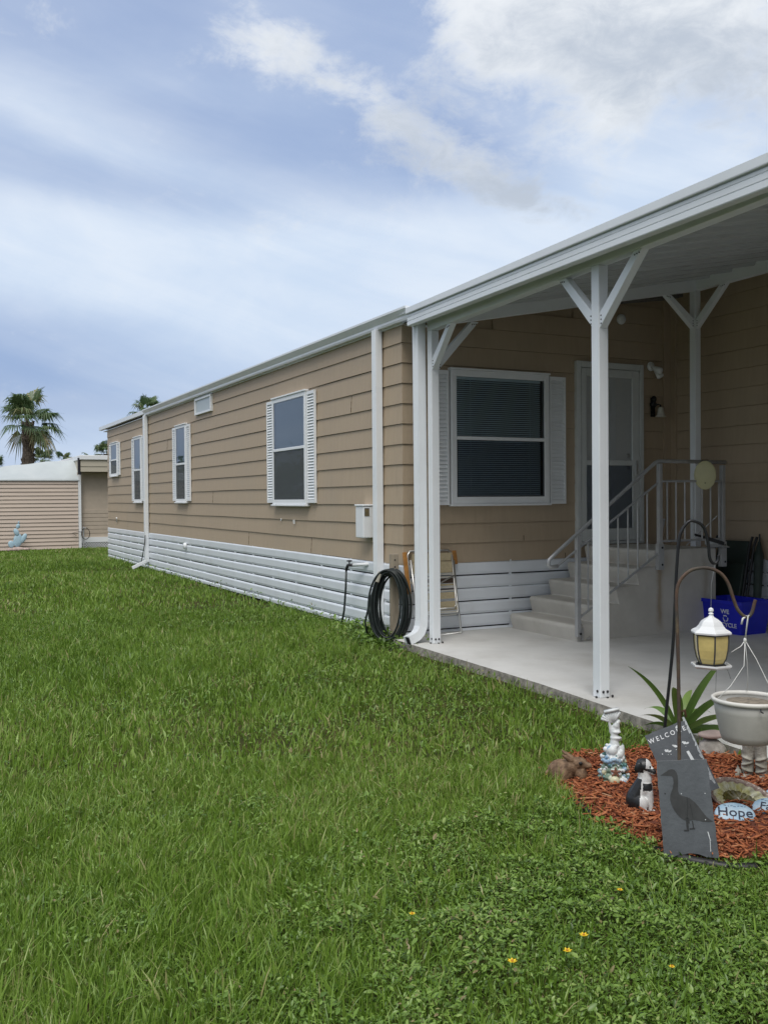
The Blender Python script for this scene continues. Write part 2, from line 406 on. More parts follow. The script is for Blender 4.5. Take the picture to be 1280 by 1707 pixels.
# ------------------------------------------------------------------ the tan mobile home
home = thing('mobile_home', 'long tan lap sided mobile home with white skirting and shuttered windows', 'mobile home', (8, 16, 0))
XL, YE, XR, YF = 4.45, 8.51, 8.0, 24.5
def xl(u, w, z): return (XL-w, -u, z)
def xe(u, w, z): return (u, YE-w, z)
def xr(u, w, z): return (XR-w, -u, z)
EXP, Z0 = 0.2042, 0.774
path = [(XL, YF, -1, 0)]
yy = YF-1.1
while yy > YE+0.6: path.append((XL, yy, -1, 0)); yy -= 1.1
path += [(XL, YE, -1, -1), (5.2, YE, 0, -1), (6.0, YE, 0, -1), (7.0, YE, 0, -1), (XR, YE, -1, -1), (XR, 7.0, -1, 0), (XR, 5.0, -1, 0), (XR, -9.0, -1, 0)]
mb = MB()
def course(pts, z0, z1, jit):
    lo, hi, un = [], [], []
    for x, y, ox, oy in pts:
        j = jit(x, y)
        lo.append((x+ox*0.0145, y+oy*0.0145, z0+j)); un.append((x-ox*0.02, y-oy*0.02, z0+j+0.001)); hi.append((x+ox*0.002, y+oy*0.002, z1-0.0026))
    L, U, H = mb.P(*lo), mb.P(*un), mb.P(*hi)
    for k in range(len(pts)-1):
        mb.face((L+k, L+k+1, H+k+1, H+k)); mb.face((U+k, U+k+1, L+k+1, L+k))
for k in range(12):
    jt = {}
    def jit(x, y, k=k):
        if x < XL+0.01 and YE+0.3 < y < YF-0.3: return random.uniform(-0.0045, 0.0045)
        return random.uniform(-0.0012, 0.0012)
    course(path, Z0+k*EXP, Z0+(k+1)*EXP, jit)
for k in range(12, 17):
    z = Z0+k*EXP; x0 = XL+max(0.3, (z+EXP-3.22)/0.194)
    course([(x0, YE, 0, -1), (max(x0+0.1, 7.0), YE, 0, -1), (XR, YE, -1, -1), (XR, 5.0, -1, 0), (XR, -9.0, -1, 0)], z, z+EXP, lambda x, y: 0)
mb.cur = 1                                                      # butt joints and a few open seams
for q in range(7):
    k = random.randint(0, 11); y = YE+1.22*random.randint(1, 12)+0.61*(k % 2); z = Z0+k*EXP
    mb.box(XL-0.0175, XL-0.004, y, y+0.004, z+0.006, z+0.06); mb.box(XL-0.0125, XL-0.002, y, y+0.004, z+0.06, z+0.13); mb.box(XL-0.0075, XL-0.001, y, y+0.004, z+0.13, z+0.19)
for q in ((5.9, 1), (6.45, 0)):
    z = Z0+q[1]*EXP; mb.box(q[0], q[0]+0.004, YE-0.0175, YE-0.004, z+0.006, z+0.06)
mb.build('siding', ['siding', mat('seam', (0.10, 0.078, 0.055), 0.9)], home)
mb = MB(); mb.box(4.50, 12.2, 8.57, 24.46, 0.02, 3.22); mb.box(8.05, 12.2, -8.95, 8.56, 0.02, 3.95); mb.prism([(4.51, 3.225), (8.04, 3.225), (8.04, 3.97), (4.51, 3.24)], (0, 8.60, 0), (1, 0, 0), (0, 0, 1), 0.072)
mb.build('wall_core', 'siding', home)
mb = MB()                                                       # shingle roof of the long wing and the front wing
mb.prism([(4.37, 3.315), (8.4, 3.88), (12.4, 3.315), (12.4, 3.25), (8.4, 3.80), (4.37, 3.25)], (0, 25.2, 0), (1, 0, 0), (0, 0, 1), 16.9)
mb.prism([(7.96, 4.14), (12.4, 4.55), (12.4, 4.45), (7.96, 4.02)], (0, 8.44, 0), (1, 0, 0), (0, 0, 1), 17.6)
mb.build('roof', 'shingle', home)
# eave gutter (K profile) and plain drip fascia beyond the far downspout
mb = MB()
gp = [(0.008, 3.205), (0.072, 3.205), (0.080, 3.225), (0.080, 3.245), (0.112, 3.295), (0.120, 3.305), (0.120, 3.326), (0.108, 3.326), (0.008, 3.319)]
def extr(prof, ends, xf):
    A = mb.P(*[xf(ends[0], w, z) for w, z in prof]); B = mb.P(*[xf(ends[1], w, z) for w, z in prof]); n_ = len(prof)
    for j in range(n_): mb.face((A+j, A+(j+1) % n_, B+(j+1) % n_, B+j))
    mb.face([A+j for j in reversed(range(n_))]); mb.face([B+j for j in range(n_)])
extr(gp, (-19.98, -8.21), xl)
mb.build('gutter', 'white_metal', home)
mb = MB()
extr([(0.008, 3.245), (0.085, 3.245), (0.085, 3.330), (0.008, 3.330)], (-25.22, -19.985), xl)
extr([(-0.3, 3.19), (0.03, 3.19), (0.03, 3.204), (-0.3, 3.204)], (-24.9, -8.46), xl)
mb.build('eave_trim', 'white_metal', home)
mb = MB()
mb.box(7.87, 7.975, YE-0.030, YE-0.001, 0.774, 4.0); mb.box(7.968, 7.999, YE-0.11, YE-0.031, 0.774, 4.0)
mb.build('corner_trim', 'siding', home)

# skirting: six boards with dark slots between, ribs showing in the slots
def skirt_path(i):
    zt = 0.773-0.137*i
    return [(0.002, zt), (0.020, zt-0.010), (0.024, zt-0.022), (0.022, zt-0.100), (0.012, zt-0.126), (0.0, zt-0.126)]
sp = [(XL, YF, -1, 0)] + [(XL, y, -1, 0) for y in (22.4, 20.3, 18.1, 16.2, 14.0, 12.1, 10.2)] + [(XL, YE, -1, -1), (6.2, YE, 0, -1), (XR, YE, -1, -1), (XR, 6.9, -1, 0), (XR, 4.5, -1, 0), (XR, -9.0, -1, 0)]
mb = MB()
for i in range(6):
    pr = skirt_path(i)
    jj = [random.uniform(-0.004, 0.004) for _ in sp]
    rows = [mb.P(*[(x+ox*w, y+oy*w, max(z+jj[q], 0.03 if i == 5 else -1)) for q, (x, y, ox, oy) in enumerate(sp)]) for w, z in pr]
    for A, B in zip(rows, rows[1:]):
        for k in range(len(sp)-1): mb.face((A+k, A+k+1, B+k+1, B+k))
mb.build('skirting', 'skirt_white', home)
mb = MB()
for q in range(len(sp)-1):
    (x0, y0, a0, b0), (x1, y1, a1, b1) = sp[q], sp[q+1]
    mb.poly([(x0-a0*0.02, y0-b0*0.02, -0.02), (x1-a1*0.02, y1-b1*0.02, -0.02), (x1-a1*0.02, y1-b1*0.02, 0.77), (x0-a0*0.02, y0-b0*0.02, 0.77)])
mb.build('skirting_backing', 'dark_gap', home)
ribs = [(XL-0.016, XL+0.012, y, y+0.022, -0.02, 0.775) for y in np.arange(8.9, 24.3, 0.86)]+[(x, x+0.02, YE-0.016, YE+0.012, 0.06, 0.785) for x in (5.72, 6.9, 7.7)]+[(XR-0.016, XR+0.012, y, y+0.02, 0.06, 0.785) for y in (7.6, 7.12, 6.2, 5.2, 4.2)]
for r_ in ribs: mb = MB(); mb.box(*r_); mb.build('skirting_rib', 'skirt_white', home)

m_ = bpy.data.materials.new('mesh_screen'); m_.use_nodes = True; t_ = m_.node_tree; t_.nodes.clear(); MATS['mesh_screen'] = m_
o_ = t_.nodes.new('ShaderNodeOutputMaterial'); a_ = t_.nodes.new('ShaderNodeBsdfTransparent'); b_ = t_.nodes.new('ShaderNodeBsdfDiffuse'); b_.inputs[0].default_value = (0.17, 0.19, 0.20, 1); x_ = t_.nodes.new('ShaderNodeMixShader'); x_.inputs[0].default_value = 0.52
t_.links.new(a_.outputs[0], x_.inputs[1]); t_.links.new(b_.outputs[0], x_.inputs[2]); t_.links.new(x_.outputs[0], o_.inputs[0])
# windows ---------------------------------------------------------
def window(xf, u0, u1, z0, z1, zr, fr=0.05, pane_up='pane_upper', pitch=0.027, screen=True, blind=True, slat=0.011, low='pane_screen', bm='blind', shade=False):
    mb = MB(xf)
    mb.box(u0, u0+fr, 0.004, 0.058, z0, z1); mb.box(u1-fr, u1, 0.004, 0.058, z0, z1)
    mb.box(u0+fr, u1-fr, 0.004, 0.057, z1-fr, z1); mb.box(u0+fr, u1-fr, 0.004, 0.057, z0, z0+fr*1.1)
    mb.box(u0-0.012, u1+0.012, 0.004, 0.070, z1+0.001, z1+0.022); mb.box(u0-0.014, u1+0.014, 0.004, 0.078, z0-0.024, z0-0.001)
    mb.box(u0+fr, u1-fr, 0.020, 0.062, zr-0.018, zr+0.018)
    w = mb.build('window', 'white_trim', home, bevel=0.004)
    def sub(name, m_, fn):
        b = MB(xf); fn(b); b.build(name, m_, w)
    a, b_ = u0+fr, u1-fr; lo, hi = z0+fr*1.1, z1-fr
    sub('unlit_room_panel', 'room_dark', lambda b: b.box(a, b_, 0.004, 0.019, lo, hi))  # flat near-black panel stands in for the unlit room behind the glass
    sub('pane', pane_up, lambda b: b.poly([(a, 0.050, zr+0.018), (b_, 0.050, zr+0.018), (b_, 0.050, hi), (a, 0.050, hi)]))
    sub('pane', low, lambda b: b.poly([(a, 0.044, lo), (b_, 0.044, lo), (b_, 0.044, zr-0.018), (a, 0.044, zr-0.018)]))
    if shade: sub('window_shade', 'blind_white', lambda b: b.box(a+0.012, b_-0.012, 0.0195, 0.026, zr-0.01, hi-0.006))
    if blind and not shade:
        def slats(b):
            z = lo+0.012
            while z < hi-0.02:
                b.poly([(a+0.01, 0.022, z+0.016), (b_-0.04, 0.022, z+0.016), (b_-0.04, 0.022+slat, z), (a+0.01, 0.022+slat, z)]); z += pitch
            b.box(a+0.01, b_-0.04, 0.021, 0.036, hi-0.03, hi-0.003)
            for q in (0.16, 0.84): b.box(a+(b_-a)*q, a+(b_-a)*q+0.004, 0.034, 0.037, lo, hi-0.03)
        sub('blind', bm, slats)
    if shade: sub('insect_screen', 'mesh_screen', lambda b: b.poly([(a+0.014, 0.0525, lo+0.016), (b_-0.014, 0.0525, lo+0.016), (b_-0.014, 0.0525, zr-0.02), (a+0.014, 0.0525, zr-0.02)]))
    if screen:
        def scr(b):
            for s_ in ((a, a+0.014), (b_-0.014, b_)): b.box(*s_, 0.038, 0.052, lo+0.001, zr-0.02)
            b.box(a+0.015, b_-0.015, 0.038, 0.052, lo+0.001, lo+0.016)
        sub('screen_frame', 'screen_grey', scr)
    return w
def shutter(xf, u0, u1, z0, z1, pitch=0.036):
    mb = MB(xf); e = 0.022
    mb.box(u0, u0+e, 0.018, 0.046, z0, z1); mb.box(u1-e, u1, 0.018, 0.046, z0, z1)
    mb.box(u0+e, u1-e, 0.018, 0.045, z0, z0+0.04); mb.box(u0+e, u1-e, 0.018, 0.045, z1-0.04, z1)
    mb.box(u0+e, u1-e, 0.018, 0.022, z0+0.04, z1-0.04)
    z = z0+0.042
    while z < z1-0.045:
        mb.poly([(u0+e, 0.024, z+pitch*0.96), (u1-e, 0.024, z+pitch*0.96), (u1-e, 0.043, z+0.004), (u0+e, 0.043, z+0.004)])
        mb.poly([(u0+e, 0.043, z+0.004), (u1-e, 0.043, z+0.004), (u1-e, 0.024, z), (u0+e, 0.024, z)]); z += pitch
    return mb.build('shutter', 'white_trim', home)
# long wall, near to far (u = -y)
window(xl, -12.225, -11.01, 1.38, 2.79, 2.10, 0.055, 'pane_sky', slat=0.004, low='pane_side', bm='blind_white', shade=True); shutter(xl, -12.475, -12.235, 1.40, 2.78); shutter(xl, -10.995, -10.745, 1.40, 2.78)
window(xl, -17.50, -16.78, 1.41, 2.80, 2.10, 0.05, 'pane_sky', slat=0.004, low='pane_side', bm='blind_white', shade=True); shutter(xl, -17.75, -17.52, 1.43, 2.79); shutter(xl, -16.765, -16.53, 1.43, 2.79)
window(xl, -21.18, -20.46, 1.41, 2.81, 2.10, 0.05, 'pane_sky', slat=0.004, low='pane_side', bm='blind_white', shade=True); shutter(xl, -21.43, -21.195, 1.43, 2.80); shutter(xl, -20.445, -20.21, 1.43, 2.80)
window(xl, -23.86, -23.06, 2.04, 2.83, 2.42, 0.05, 'pane_sky', slat=0.004, low='pane_side', bm='blind_white', shade=True); shutter(xl, -24.10, -23.875, 2.05, 2.82); shutter(xl, -23.045, -22.80, 2.05, 2.82)
mb = MB(xl)
mb.box(-16.17, -15.18, 0.004, 0.05, 2.90, 2.93); mb.box(-16.17, -15.18, 0.004, 0.05, 3.145, 3.18); mb.box(-16.17, -16.13, 0.004, 0.05, 2.93, 3.145); mb.box(-15.22, -15.18, 0.004, 0.05, 2.93, 3.145)
hv = mb.build('high_window', 'white_trim', home, bevel=0.004)
mb = MB(xl); mb.box(-16.13, -15.22, 0.004, 0.03, 2.93, 3.145); mb.build('pane', mat('frosted', (0.45, 0.50, 0.50), 0.3), hv)
# front window beside the door
window(xe, 4.985, 6.215, 1.385, 2.77, 2.068, 0.065, pitch=0.0215, slat=0.014); shutter(xe, 6.232, 6.445, 1.375, 2.76, 0.042); shutter(xe, 4.755, 4.965, 1.375, 2.76, 0.042)

# door: trim, panelled door behind, storm door in front
mb = MB(xe)
mb.box(6.59, 6.645, 0.004, 0.060, 0.915, 2.955); mb.box(7.485, 7.54, 0.004, 0.060, 0.915, 2.955); mb.box(6.645, 7.485, 0.004, 0.060, 2.885, 2.955); mb.box(6.60, 7.53, 0.004, 0.075, 0.915, 0.945)
mb.build('door_frame', 'storm_grey', home, bevel=0.006)
mb = MB(xe); mb.box(6.645, 7.485, 0.003, 0.018, 0.945, 2.885)
for z0_, z1_ in ((1.05, 1.62), (1.72, 2.30), (2.38, 2.80)):
    for x0_, x1_ in ((6.74, 7.03), (7.10, 7.39)):
        mb.box(x0_, x1_, 0.018, 0.023, z0_, z1_)
dr = mb.build('front_door', 'door_white', home, bevel=0.004)
for z, nm in ((1.915, 'deadbolt'), (1.78, 'knob')): mb = MB(xe); mb.ell((7.33, 0.03, z), (0.026, 0.012, 0.026), 12, 8); mb.build(nm, 'steel', dr, smooth=True)
mb = MB(xe)
mb.box(6.652, 6.72, 0.030, 0.056, 0.955, 2.878); mb.box(7.375, 7.478, 0.030, 0.056, 0.955, 2.878); mb.box(6.72, 7.375, 0.030, 0.056, 2.79, 2.878)
mb.box(6.72, 7.375, 0.030, 0.057, 1.80, 1.86); mb.box(6.72, 7.375, 0.030, 0.056, 0.955, 1.09)
sdoor = mb.build('storm_door', 'storm_grey', home, bevel=0.004)
mb = MB(xe); mb.poly([(6.72, 0.042, 1.86), (7.375, 0.042, 1.86), (7.375, 0.042, 2.79), (6.72, 0.042, 2.79)]); mb.build('pane', 'pane_door', sdoor)
mb = MB(xe); mb.poly([(6.72, 0.042, 1.09), (7.375, 0.042, 1.09), (7.375, 0.042, 1.80), (6.72, 0.042, 1.80)]); mb.build('pane', 'pane_screen', sdoor)
mb = MB(xe); mb.box(7.425, 7.445, 0.056, 0.066, 1.70, 1.86); mb.tube([(7.435, 0.066, 1.84), (7.435, 0.09, 1.82), (7.435, 0.09, 1.74), (7.435, 0.066, 1.72)], 0.007, 6); mb.build('handle', 'steel', sdoor)

# downspouts of the home
def spout(pts, w, h, up): 
    for a, b in zip(pts, pts[1:]): mb.bar(a, b, w, h, up)
mb = MB(); mb.bar((XL-0.062, 8.965, 3.21), (XL-0.062, 8.965, 0.05), 0.10, 0.075, (1, 0, 0))
for z in np.linspace(-0.03, 0.03, 3): mb.bar((XL-0.1005, 8.965+z, 3.20), (XL-0.1005, 8.965+z, 0.06), 0.008, 0.004, (1, 0, 0))
mb.build('downspout', 'white_metal', home, bevel=0.008)
mb = MB(); mb.bar((XL-0.065, 19.93, 3.21), (XL-0.065, 19.93, 0.16), 0.12, 0.08, (1, 0, 0)); mb.bar((XL-0.065, 19.93, 0.18), (XL-0.34, 20.02, 0.04), 0.12, 0.07, (0, 0, 1))
mb.build('downspout', 'white_metal', home, bevel=0.008)
mb = MB(); mb.tube([(XL-0.11, 19.84, 0.72), (XL-0.12, 19.85, 0.55), (XL-0.16, 19.92, 0.25), (XL-0.2, 20.0, 0.02)], 0.009, 6)
mb.build('drain_hose', 'black_plastic', home)
# vent hood on the skirting and bits fixed to the siding
mb = MB(xl); mb.lathe([(0.06, 0.0), (0.06, 0.03), (0.045, 0.05)], 14, (0, 0, 0)); 
vv = [(-16.9+p[0], 0.024+p[2], 0.62+p[1]) for p in mb.v]; mb.v = vv; mb.build('dryer_vent', 'white_trim', home, smooth=True)
for q in (((-23.3, 0.03, 0.93), (-23.2, 0.05, 1.03), 0.03, 0.03), ((-11.5, 0.025, 1.13), (-11.5, 0.03, 1.18), 0.018, 0.02), ((-12.0, 0.02, 1.16), (-11.99, 0.02, 1.185), 0.014, 0.02)):
    mb = MB(xl); mb.bar(*q); mb.build('cable_clip', 'white_trim', home)

# ------------------------------------------------------------------ carport / porch roof
car = thing('carport', 'white aluminium carport roof on braced square posts over the patio', 'carport', (4.3, 5.2, 0))
def bx(y): return 4.456-(7.896-y)*0.0742
def zu(x): return 3.14+0.194*(x-4.25)
mb = MB()                                                       # ribbed pans, ribs running up the slope
ys = []; y = 8.44
while y > -9.0: ys += [(y, 0), (y-0.265, 0), (y-0.275, -0.028), (y-0.292, -0.028)]; y -= 0.305
def px0(y): return bx(y)-0.14
NX = 14
rows = []
for k in range(NX+1):
    r = []
    for q, (y, dz_) in enumerate(ys):
        x = px0(y)+(7.985-px0(y))*k/NX
        r.append((x, y, zu(x)+dz_+0.0035*math.sin(x*3.1+q*1.7)*(1 if 0 < k < NX else 0)))
    rows.append(mb.P(*r))
for A, B in zip(rows, rows[1:]):
    for j in range(len(ys)-1): mb.face((A+j, A+j+1, B+j+1, B+j))
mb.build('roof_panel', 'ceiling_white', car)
mb = MB(); yA, yB = 8.44, -9.0
mb.poly([(px0(yA), yA, zu(px0(yA))+0.10), (px0(yB), yB, zu(px0(yB))+0.10), (7.985, yB, zu(7.985)+0.10), (7.985, yA, zu(7.985)+0.10)])
mb.build('roof_top', 'white_metal', car)
mb = MB()
fp = [(0.0, 0.0), (0.058, 0.0), (0.062, 0.006), (0.062, 0.040), (0.056, 0.044), (0.062, 0.048), (0.062, 0.080), (0.057, 0.083), (0.062, 0.086), (0.062, 0.104), (0.050, 0.106), (0.050, 0.112), (0.078, 0.114), (0.080, 0.120), (0.080, 0.168), (0.0, 0.168)]
def fz(y): return 3.262-0.0157*(8.2-y)-0.168
ends = [8.05, 5.0, -9.0]
rr = [mb.P(*[(bx(y)-0.14-w, y, fz(y)+z) for w, z in fp]) for y in ends]
for A, B in zip(rr, rr[1:]):
    for j in range(len(fp)): mb.face((A+j, A+(j+1) % len(fp), B+(j+1) % len(fp), B+j))
mb.face([rr[0]+j for j in range(len(fp))]); mb.face([rr[-1]+j for j in reversed(range(len(fp)))])
mb.build('fascia', 'white_metal', car)
mb = MB()
mb.bar((bx(7.93), 7.93, 3.092), (bx(-9.0), -9.0, 3.092), 0.085, 0.115)
mb.build('front_beam', 'white_metal', car, bevel=0.004)
mb = MB(); mb.bar((4.50, 7.80, 3.067+0.01+0.07), (7.66, 7.77, 3.675+0.07), 0.08, 0.14); mb.build('cross_beam', 'white_metal', car, bevel=0.004)
mb = MB(); mb.bar((7.67, 7.83, 3.748), (7.67, -9.0, 3.748), 0.08, 0.145); mb.build('rear_beam', 'white_metal', car, bevel=0.004)
def post(x, y, z0, z1, braces, bolts=True):
    h = 0.041
    mb = MB(); mb.box(x-h, x+h, y-h, y+h, z0, z1); p = mb.build('post', 'white_metal', car, bevel=0.006)
    for d, zb, zt, L in braces:
        d = Vector(d); side = Vector((-d.y, d.x, 0))
        mb = MB(); hw = 0.030
        # bevel-cut brace: vertical cut at the post, level cut at the beam
        A = Vector((x, y, zb))+d*(h+0.001); c = 0.085
        prof = [(0, 0), (L, zt-zb), (L-0.085, zt-zb), (0, 0.105)]
        mb.prism([(a_, b_) for a_, b_ in prof], A-side*hw, d, (0, 0, 1), 2*hw if d.cross(Vector((0, 0, 1))).dot(side) > 0 else -2*hw)
        b = mb.build('brace', 'white_metal', car, bevel=0.003)
        for q in range(3):                                     # bolts on the side that faces the lawn
            s_ = 1 if side.dot(Vector((-0.7, -0.7, 0))) > 0 else -1
            knob(b, A+side*(s_*hw)+Vector((0, 0, 0.030+0.027*q))+d*0.017, 0.0055)
            knob(b, A+d*(L-0.028-0.022*q)+side*(s_*hw)+Vector((0, 0, zt-zb-0.022-0.003*q)), 0.0055)
    if bolts:
        for q in (-0.017, 0.019): knob(p, (x+q, y-h-0.003, z0+0.042), (0.010, 0.006, 0.010))
        for q in (-0.012,): knob(p, (x-h-0.003, y+q, z0+0.045), (0.006, 0.010, 0.010))
        knob(p, (x+0.052, y-h-0.014, z0+0.010), (0.009, 0.009, 0.010)); knob(p, (x+0.008, y-h-0.016, z0+0.006), (0.009, 0.009, 0.006)); knob(p, (x-h-0.018, y-0.02, z0+0.008), (0.009, 0.009, 0.008))
    return p
bdir = Vector((0.074, 1, 0)).normalized()
post(4.456, 7.89, PZ, 3.034, [(-bdir, 2.66, 3.034, 0.40), ((1, 0, 0), 2.66, 3.15, 0.45)])
post(4.254, 5.205, PZ, 3.034, [(bdir, 2.615, 3.034, 0.42), (-bdir, 2.60, 3.034, 0.46)])
for y_ in (2.5, -0.2, -2.9, -5.6): post(bx(y_), y_, PZ, 3.034, [(bdir, 2.615, 3.034, 0.42), (-bdir, 2.60, 3.034, 0.46)], False)
for y_ in (4.2, 0.6, -3.0): post(7.67, y_, PZ, 3.675, [((0, 1, 0), 3.26, 3.675, 0.43), ((0, -1, 0), 3.26, 3.675, 0.43)], False)
post(7.655, 7.77, PZ, 3.675, [((-1, 0, 0), 3.26, 3.60, 0.41), ((0, -1, 0), 3.26, 3.675, 0.43)], False)
mb = MB()
pts = [(4.375, 8.02, 3.15), (4.372, 8.0, 0.34), (4.371, 8.0, 0.27), (4.362, 8.0, 0.215), (4.338, 7.995, 0.165), (4.300, 7.99, 0.130), (4.250, 7.985, 0.108), (4.205, 7.98, 0.095)]
mb.tube(pts, 0.060, 4, ph=math.pi/4, flat=1.28)
for q in (-0.026, 0.0, 0.026): mb.tube([(p_[0]-(0.043 if k_ < 3 else 0.036), p_[1]+q, p_[2]-(0 if k_ < 2 else 0.012*min(k_-1, 2))) for k_, p_ in enumerate(pts[:3])], 0.004, 6)
dsp = mb.build('downspout', 'white_metal', car, bevel=0.006)
mb = MB(); mb.bar((4.208, 7.98, 0.096), (4.203, 7.98, 0.0945), 0.092, 0.066, (0, 0, 1)); mb.build('spout_mouth', 'dark_gap', dsp)
# ------------------------------------------------------------------ precast steps and railing
mm = mat('precast', (0.54, 0.525, 0.485), 0.72, var=0.06, vscale=4, bump=0.12, bscale=90, dirt=(0.36, 0.34, 0.30), dscale=2.5, damt=0.4)
t = mm.node_tree; n = NG(t); p = t.nodes['Principled BSDF']; old = p.inputs['Base Color'].links[0].from_socket
tcn = t.nodes.new('ShaderNodeTexCoord'); sp_ = t.nodes.new('ShaderNodeSeparateXYZ'); t.links.new(tcn.outputs['Object'], sp_.inputs[0])
wob = n.mul(n.sub(n.noise(tcn.outputs['Object'], 3.5, 4), 0.5), 0.16)
def streak(x0, sg, zt, zb):
    u = n.div(n.sub(n.add(sp_.outputs[0], wob), x0), sg)
    return n.mul(n.m('EXPONENT', n.mul(n.mul(u, u), -0.5)), n.mul(n.sstep(sp_.outputs[2], zb, zb+0.25), n.sstep(sp_.outputs[2], zt, zt-0.15)))
c = n.mix(n.mul(streak(6.71, 0.028, 0.88, 0.02), 0.62), old, (0.26, 0.17, 0.07)); c = n.mix(n.mul(streak(7.32, 0.02, 0.86, 0.25), 0.4), c, (0.30, 0.24, 0.15))
c = n.mix(n.mul(streak(6.80, 0.05, 0.93, 0.6), 0.35), c, (0.30, 0.24, 0.13))
n._in(p.inputs['Base Color'], c)
xs, zt = [5.65, 5.90, 6.15, 6.40, 6.635], [0.222, 0.393, 0.566, 0.738, 0.912]
steps = thing('concrete_steps', 'precast concrete entry steps rising to the landing at the front door', 'steps', (6.5, 7.85, PZ))
prof = [(xs[0]+0.035, PZ-0.01)]
for k in range(5):
    prof += [(xs[k], zt[k]-0.03), (xs[k]+0.008, zt[k]-0.006), (xs[k]+0.028, zt[k])]
    prof.append(((xs[k+1]+0.035) if k < 4 else 7.475, zt[k]+(0.004 if k < 4 else 0)))
prof.append((7.475, PZ-0.01))
mb = MB(); mb.prism(prof, (0, 8.40, 0), (1, 0, 0), (0, 0, 1), 1.10)
mb.build('stair_body', 'precast', steps, bevel=0.012)
mb = MB(); mb.box(5.72, 5.745, 7.286, 7.299, 0.075, 0.19); mb.tube([(5.78, 7.29, 0.09), (5.80, 7.28, 0.085), (5.82, 7.275, 0.11)], 0.008, 6)
mb.build('anchor_bracket', 'steel', steps)

rail = thing('stair_railing', 'grey metal handrail with slim balusters bolted to the concrete steps', 'railing', (6.6, 7.27, PZ))
RY = 7.272
mb = MB()
for x, z0, z1 in ((5.668, 0.115, 1.085), (6.685, 0.735, 1.775), (7.535, 0.735, 1.765)):
    mb = MB(); mb.box(x-0.022, x+0.022, RY-0.022, RY+0.022, z0, z1); pp = mb.build('rail_post', 'rail_grey', rail, bevel=0.004)
    for q in (0.03, 0.20) if z0 > 0.5 else (0.03,): knob(pp, (x+0.012, RY-0.026, z0+q), (0.012, 0.008, 0.012))
    if z0 > 0.5: mb = MB(); mb.box(x-0.034, x+0.034, RY-0.0245, RY+0.024, z0-0.02, z0+0.24); mb.build('foot_plate', 'rail_grey', pp)
mb = MB()
mb.tube([(5.43, RY, 0.80), (5.36, RY, 0.79), (5.325, RY, 0.815), (5.335, RY, 0.86), (5.42, RY, 0.925), (6.63, RY, 1.782), (6.66, RY, 1.796), (6.70, RY, 1.80), (7.58, RY, 1.797)], 0.019, 8)
mb.build('handrail', 'rail_grey', rail, smooth=True)
def zmid(x): return 0.80+(x-5.43)*(1.585-0.80)/(6.67-5.43)
def zbot(x): return 0.30+(x-5.69)*(0.88-0.30)/(6.67-5.69)
mb = MB(); mb.tube([(5.43, RY, 0.80), (6.67, RY, 1.585)], 0.012, 8); mb.build('mid_rail', 'rail_grey', rail)
mb = MB(); mb.tube([(5.69, RY, zbot(5.69)), (6.67, RY, zbot(6.67))], 0.012, 8); mb.build('bottom_rail', 'rail_grey', rail)
mb = MB(); mb.tube([(6.70, RY, 1.60), (7.52, RY, 1.60)], 0.012, 8); mb.build('mid_rail', 'rail_grey', rail)
mb = MB(); mb.tube([(6.70, RY, 1.0), (7.52, RY, 1.0)], 0.012, 8); mb.build('bottom_rail', 'rail_grey', rail)
for x in np.arange(5.79, 6.62, 0.1225):
    mb = MB(); mb.tube([(x, RY, zbot(x)), (x, RY, zmid(x))], 0.0085, 6); mb.build('baluster', 'rail_grey', rail)
for x in np.arange(6.785, 7.50, 0.117):
    mb = MB(); mb.tube([(x, RY, 1.0), (x, RY, 1.60)], 0.0085, 6); mb.build('baluster', 'rail_grey', rail)
for a, b in (((6.76, RY+0.02, 1.22), (6.90, RY+0.25, 0.93)), ((7.48, RY+0.02, 1.24), (7.28, RY+0.25, 0.93))):
    mb = MB(); mb.bar(a, b, 0.025, 0.008); mb.build('stay', 'rail_grey', rail)

# yellow oval plate hung on the landing railing
yp = thing('oval_plate', 'pale yellow translucent oval plate hung on the landing railing', 'plate', (7.235, RY-0.06, 1.66), -42)
mat('yellow_plastic', (0.50, 0.475, 0.27), 0.35, var=0.05)
mb = MB(); mb.ell((0, 0, 0), (0.108, 0.014, 0.148), 28, 10); mb.build('disc', 'yellow_plastic', yp, smooth=True, world=False)
mb = MB(); mb.tube([(-0.03, 0.005, 0.13), (-0.03, 0.03, 0.155), (0.03, 0.03, 0.155), (0.03, 0.005, 0.13)], 0.004, 6); mb.ell((0.0, -0.014, -0.08), (0.006, 0.004, 0.006), 8, 6); mb.build('hanger', 'bolt_dark', yp, world=False)

# dustpan left on the landing corner
dp = thing('dustpan', 'white dustpan with black brush lying on the landing corner', 'dustpan', (7.43, 7.32, 0.912), -30)
mb = MB(); mb.poly([(-0.06, -0.10, 0.006), (0.16, -0.10, 0.004), (0.13, 0.10, 0.03), (-0.04, 0.10, 0.03)]); mb.poly([(-0.06, -0.10, 0.012), (0.16, -0.10, 0.010), (0.13, 0.10, 0.036), (-0.04, 0.10, 0.036)])
mb.box(-0.04, 0.13, 0.095, 0.103, 0.03, 0.085); mb.build('pan', 'white_trim', dp, world=False)
mb = MB(); mb.bar((-0.10, -0.09, 0.11), (0.10, -0.07, 0.045), 0.05, 0.035); mb.bar((-0.20, -0.10, 0.14), (-0.09, -0.09, 0.11), 0.022, 0.022); mb.build('brush', 'black_plastic', dp, world=False)

